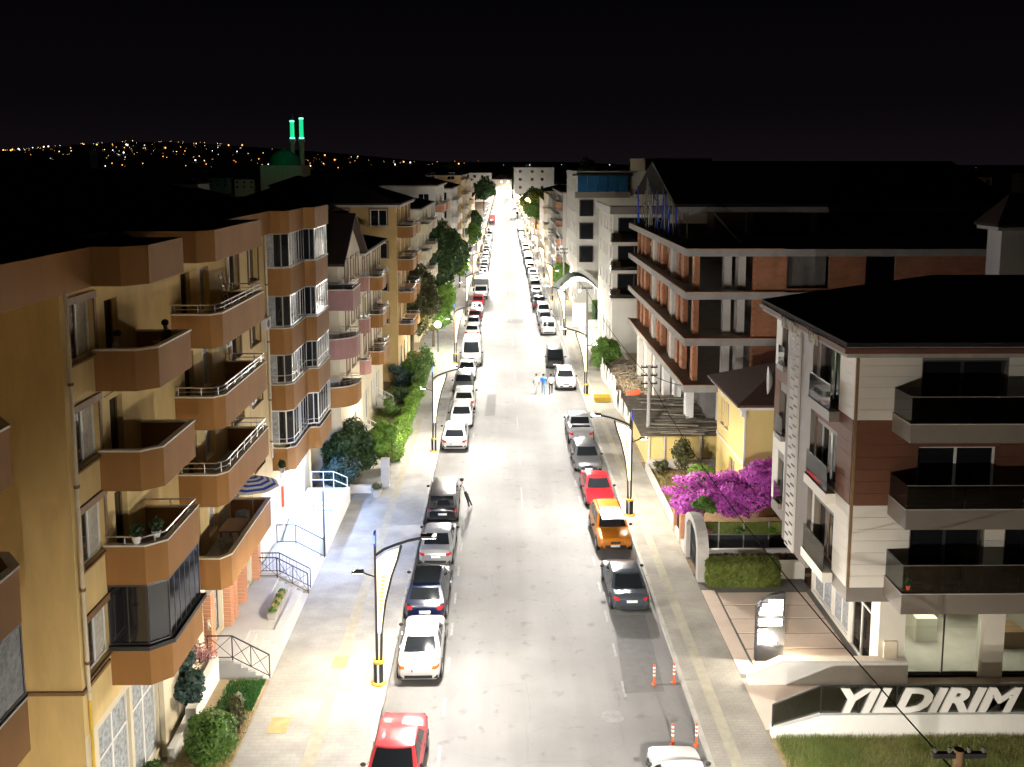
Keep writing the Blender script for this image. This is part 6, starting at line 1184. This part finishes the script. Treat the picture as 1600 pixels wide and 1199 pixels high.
t = thing('garden_lamp', 'glowing round garden lamp among the left trees', 'lamp', (-6.9, 97.6, .1)); MB().tube((-6.9, 97.6, .1), (-6.9, 97.6, 2.9), .05, 8).build('post', 'iron', t); MB().ball((-6.9, 97.6, 3.1), .34, 12, 8).build('globe', 'garden_bulb', t, 60)
l = bpy.data.lights.new('globe_light', 'POINT'); l.energy = 2200; l.color = (.92, 1, .68); l.shadow_soft_size = .35; o = bpy.data.objects.new('globe_light', l); COL.objects.link(o); o.parent = t; o.location = (0, 0, 3.0)
t = thing('board_fence', 'orange wooden board fence below the garden lamp', 'fence', (-8.2, 93.3, .1))
for i in range(6): MB().box(-9.6+i*.4, -9.25+i*.4, 93.2, 93.26, .12, 1.0).build('board', 'brick_orange', t)
t = thing('barrier_panel', 'yellow lattice panel lying beside the lamp base', 'barrier', (8.6, 76.5, .13))
for k in range(5): MB().box(7.75, 9.1, 76.2+k*.28, 76.24+k*.28, .14, .55).build('slat', 'yellow_paint', t); MB().box(7.8+k*.3, 7.84+k*.3, 76.2, 77.35, .14, .5).build('slat', 'yellow_paint', t)
bush('large indoor plant behind the showroom glass', clumps((19.9, 38.5, 1.9), .75, 9, 77, 1.1), 2600, .11, 'leaf_mid', 77, 'indoor_plant', .35)
# pots on the balconies
for i, (x, y, z, lb) in enumerate([(-10.2, 26.3, 9.1, 'white flower pot on the parapet of the second left balcony'), (-10.6, 25.85, 9.1, 'small white pot at the corner of the second left balcony'), (13.85, 30.15, 5.46, 'red pot with dark plant on the lowest glass balcony'), (14.6, 30.25, 5.46, 'white pot on the lowest glass balcony floor'), (15.2, 30.25, 5.46, 'second white pot on the lowest glass balcony floor'), (-10.1, 41.2, 6.0, 'leafy plant on the balcony edge above the shops')]):
    t = thing('flower_pot', lb, 'flower pot', (x, y, z)); MB().lathe([(.09, 0), (.14, .2), (.14, .24), (.1, .24)], 10, (x, y, z)).build('pot', 'orange_plastic' if i == 2 else 'white_paint', t, 40); leaves([(x, y, z+.42, .2, .2, .2)], 160, .07, 90+i, shell=.2).build('plant', 'leaf_dark', t)
# terrace furniture on the lowest glass balcony
t = thing('terrace_table', 'pale terrace table on the lowest glass balcony', 'table', (17.4, 30.8, 4.95)); MB().box(16.9, 17.9, 30.5, 31.1, 5.66, 5.70).build('table_top', 'concrete_pale', t)
for x in (16.95, 17.85):
    for y in (30.55, 31.05): MB().box(x-.025, x+.025, y-.025, y+.025, 4.96, 5.66).build('leg', 'iron', t)
for x, s_, lb in ((16.5, -1, 'dark terrace chair left of the pale terrace table'), (18.3, 1, 'dark terrace chair right of the pale terrace table')):
    c = thing('terrace_chair', lb, 'chair', (x, 30.8, 4.95)); MB().box(x-.22, x+.22, 30.58, 31.02, 5.37, 5.42).build('seat', 'grey_panel', c); MB().box(x+s_*.22-.02, x+s_*.22+.02, 30.58, 31.02, 5.421, 5.9).build('backrest', 'grey_panel', c)
    for a in (-.19, .19):
        for b in (30.62, 30.98): MB().box(x+a-.02, x+a+.02, b-.02, b+.02, 4.96, 5.37).build('leg', 'iron', c)
# step ladder on the top balcony
t = thing('step_ladder', 'folding step ladder leaning on the top left balcony', 'ladder', (-11.0, 37.0, 13.9))
for y in (36.6, 37.1): MB().tube((-10.9, y, 13.9), (-11.25, y, 15.7), .025, 5).build('rail', 'steel', t)
for k in range(5): MB().tube((-10.94-k*.075, 36.6, 14.2+k*.33), (-10.94-k*.075, 37.1, 14.2+k*.33), .022, 5).build('rung', 'steel', t)

# ================================================================= PEOPLE
mat('skin', (.42, .26, .18), .6, .08); mat('hair_black', (.012, .010, .009), .6, .1); mat('shirt_blue', (.02, .17, .62), .85, .08); mat('shirt_white', (.74, .74, .73), .85, .05); mat('jeans', (.20, .30, .42), .9, .1); mat('trousers_black', (.014, .014, .016), .85, .1); mat('shirt_grey', (.58, .57, .56), .85, .08); mat('shirt_dark', (.03, .03, .035), .85, .1); mat('trousers_white', (.66, .65, .62), .85, .05); mat('shoe_white', (.75, .74, .72), .7, .05)
def person(label, x, y, z, yaw, top, legs, shoe, pose, hair='hair_black', s=1.0):
    """one skinned body posed by its joints (local: +y ahead, z up)"""
    J = dict(pel=(0, 0, .95), chest=(0, .02, 1.30), neck=(0, .02, 1.50), head0=(0, .03, 1.58), head=(0, .05, 1.70))
    for sd, k in ((1, 'R'), (-1, 'L')):
        J.update({'hip'+k: (sd*.10, 0, .90), 'knee'+k: (sd*.11, .03, .50), 'ank'+k: (sd*.11, -.02, .09), 'toe'+k: (sd*.12, .15, .05), 'sh'+k: (sd*.19, .01, 1.44), 'el'+k: (sd*.25, -.03, 1.15), 'wr'+k: (sd*.26, .04, .90), 'hand'+k: (sd*.26, .07, .80)})
    J.update(pose)
    RD = dict(pel=.15, chest=.155, neck=.06, head0=.07, head=.10, hip=.095, knee=.065, ank=.045, toe=.04, sh=.07, el=.048, wr=.034, hand=.036)
    E_ = [('pel', 'chest'), ('chest', 'neck'), ('neck', 'head0'), ('head0', 'head')]
    for k in 'RL': E_ += [('pel', 'hip'+k), ('hip'+k, 'knee'+k), ('knee'+k, 'ank'+k), ('ank'+k, 'toe'+k), ('chest', 'sh'+k), ('sh'+k, 'el'+k), ('el'+k, 'wr'+k), ('wr'+k, 'hand'+k)]
    nm = list(J); me = bpy.data.meshes.new('figure'); me.from_pydata([J[k] for k in nm], [(nm.index(a), nm.index(b)) for a, b in E_], []); o = bpy.data.objects.new('figure', me); COL.objects.link(o)
    md = o.modifiers.new('skin', 'SKIN'); md.use_smooth_shade = True
    for i, k in enumerate(nm):
        r_ = RD.get(k, RD.get(k[:-1], .05)); sv = me.skin_vertices[0].data[i]; sv.radius = (r_*(1.0 if k not in ('pel', 'chest') else 1.1), r_*(.8 if k in ('pel', 'chest') else 1)); sv.use_root = (k == 'pel')
    o.modifiers.new('sub', 'SUBSURF').levels = 1; dg = bpy.context.evaluated_depsgraph_get(); m2 = bpy.data.meshes.new_from_object(o.evaluated_get(dg)); bpy.data.objects.remove(o)
    m2.materials.clear()
    for q in (top, legs, 'skin', shoe): m2.materials.append(M[q])
    P = {k: Vector(v) for k, v in J.items()}
    def seg(p, a, b):
        d = b-a; t_ = max(0, min(1, (p-a).dot(d)/max(1e-6, d.length_squared))); return (p-(a+d*t_)).length
    segs = [('pel', 'chest', 0), ('chest', 'neck', 0), ('neck', 'head0', 2), ('head0', 'head', 2)]
    for k in 'RL': segs += [('pel', 'hip'+k, 1), ('hip'+k, 'knee'+k, 1), ('knee'+k, 'ank'+k, 1), ('ank'+k, 'toe'+k, 3), ('chest', 'sh'+k, 0), ('sh'+k, 'el'+k, 0), ('el'+k, 'wr'+k, 2), ('wr'+k, 'hand'+k, 2)]
    for f in m2.polygons: 
        f.use_smooth = True; c = f.center; f.material_index = min(segs, key=lambda q: seg(c, P[q[0]], P[q[1]]))[2]
        if f.material_index == 0 and c.z < P['pel'].z-.02: f.material_index = 1
    t = thing('person', label, 'person', (x, y, z)); t.rotation_euler = (0, 0, yaw); t.scale = (s, s, s)
    b = bpy.data.objects.new('body', m2); COL.objects.link(b); b.parent = t
    hp = P['head']; hb = MB(); hb.ball((hp.x, hp.y-.015, hp.z+.035), .112, 12, 8, (.92, 1.05, .95)); hb.v = [v for v in hb.v]; h_ = hb.build('hair', hair, None, 60); h_.parent = t
    nz = MB().add([(hp.x-.015, hp.y+.10, hp.z-.02), (hp.x+.015, hp.y+.10, hp.z-.02), (hp.x, hp.y+.13, hp.z-.03), (hp.x, hp.y+.10, hp.z+.02)], [(0, 2, 3), (2, 1, 3), (0, 1, 2)]).build('nose', 'skin', None); nz.parent = t
    return t
wk = lambda s: {'kneeR': (.10, .12*s, .52), 'ankR': (.10, .18*s, .10), 'toeR': (.11, .18*s+.16, .06), 'kneeL': (-.10, -.02*s, .50), 'ankL': (-.10, -.26*s, .13), 'toeL': (-.10, -.26*s+.14, .06), 'elR': (.25, -.10*s, 1.16), 'wrR': (.25, -.12*s+.10, .93), 'handR': (.25, -.10*s+.14, .84), 'elL': (-.25, .05*s, 1.16), 'wrL': (-.25, .16*s, .95), 'handL': (-.25, .2*s, .86)}
person('person in white shirt and pale trousers walking at the left of the trio', 2.95, 79.6, .0, 0, 'shirt_white', 'trousers_white', 'shoe_white', wk(1)); person('person in blue shirt and jeans walking in the middle of the trio', 3.55, 79.2, .0, .05, 'shirt_blue', 'jeans', 'shoe_white', wk(-1), s=1.05); person('person in white shirt and black trousers walking beside the white crossover', 4.22, 79.4, .0, 0, 'shirt_white', 'trousers_black', 'trousers_black', wk(1), s=1.03)
person('person in grey shirt and black trousers leaning on the black minivan', -2.18, 52.5, .0, R(78), 'shirt_grey', 'trousers_black', 'shoe_white', {'pel': (0, -.05, .93), 'chest': (0, .10, 1.26), 'neck': (0, .16, 1.46), 'head0': (0, .19, 1.53), 'head': (0, .24, 1.64), 'shR': (.19, .14, 1.40), 'shL': (-.19, .14, 1.40), 'kneeR': (.11, -.16, .50), 'ankR': (.12, -.36, .10), 'toeR': (.13, -.22, .05), 'kneeL': (-.1, -.14, .5), 'ankL': (-.12, -.24, .09), 'toeL': (-.13, -.10, .05), 'elR': (.27, .24, 1.18), 'wrR': (.18, .34, 1.10), 'handR': (.12, .38, 1.12), 'elL': (-.26, .22, 1.16), 'wrL': (-.17, .33, 1.08), 'handL': (-.11, .38, 1.10)})
sit = {'pel': (0, 0, .50), 'chest': (0, .0, .86), 'neck': (0, .02, 1.05), 'head0': (0, .03, 1.12), 'head': (0, .06, 1.24), 'hipR': (.10, .05, .48), 'kneeR': (.12, .45, .48), 'ankR': (.12, .45, .10), 'toeR': (.12, .60, .05), 'hipL': (-.10, .05, .48), 'kneeL': (-.12, .45, .48), 'ankL': (-.12, .45, .10), 'toeL': (-.12, .60, .05), 'shR': (.19, 0, 1.0), 'shL': (-.19, 0, 1.0), 'elR': (.24, .08, .74), 'wrR': (.20, .30, .72), 'handR': (.17, .38, .72), 'elL': (-.24, .08, .74), 'wrL': (-.20, .30, .72), 'handL': (-.17, .38, .72)}
person('person in light shirt sitting at the wall side of the top left balcony', -11.15, 26.45, 13.9, R(-80), 'shirt_grey', 'trousers_black', 'trousers_black', sit); person('person in dark shirt sitting at the street side of the top left balcony', -10.35, 28.3, 13.9, R(85), 'shirt_dark', 'trousers_black', 'trousers_black', sit)
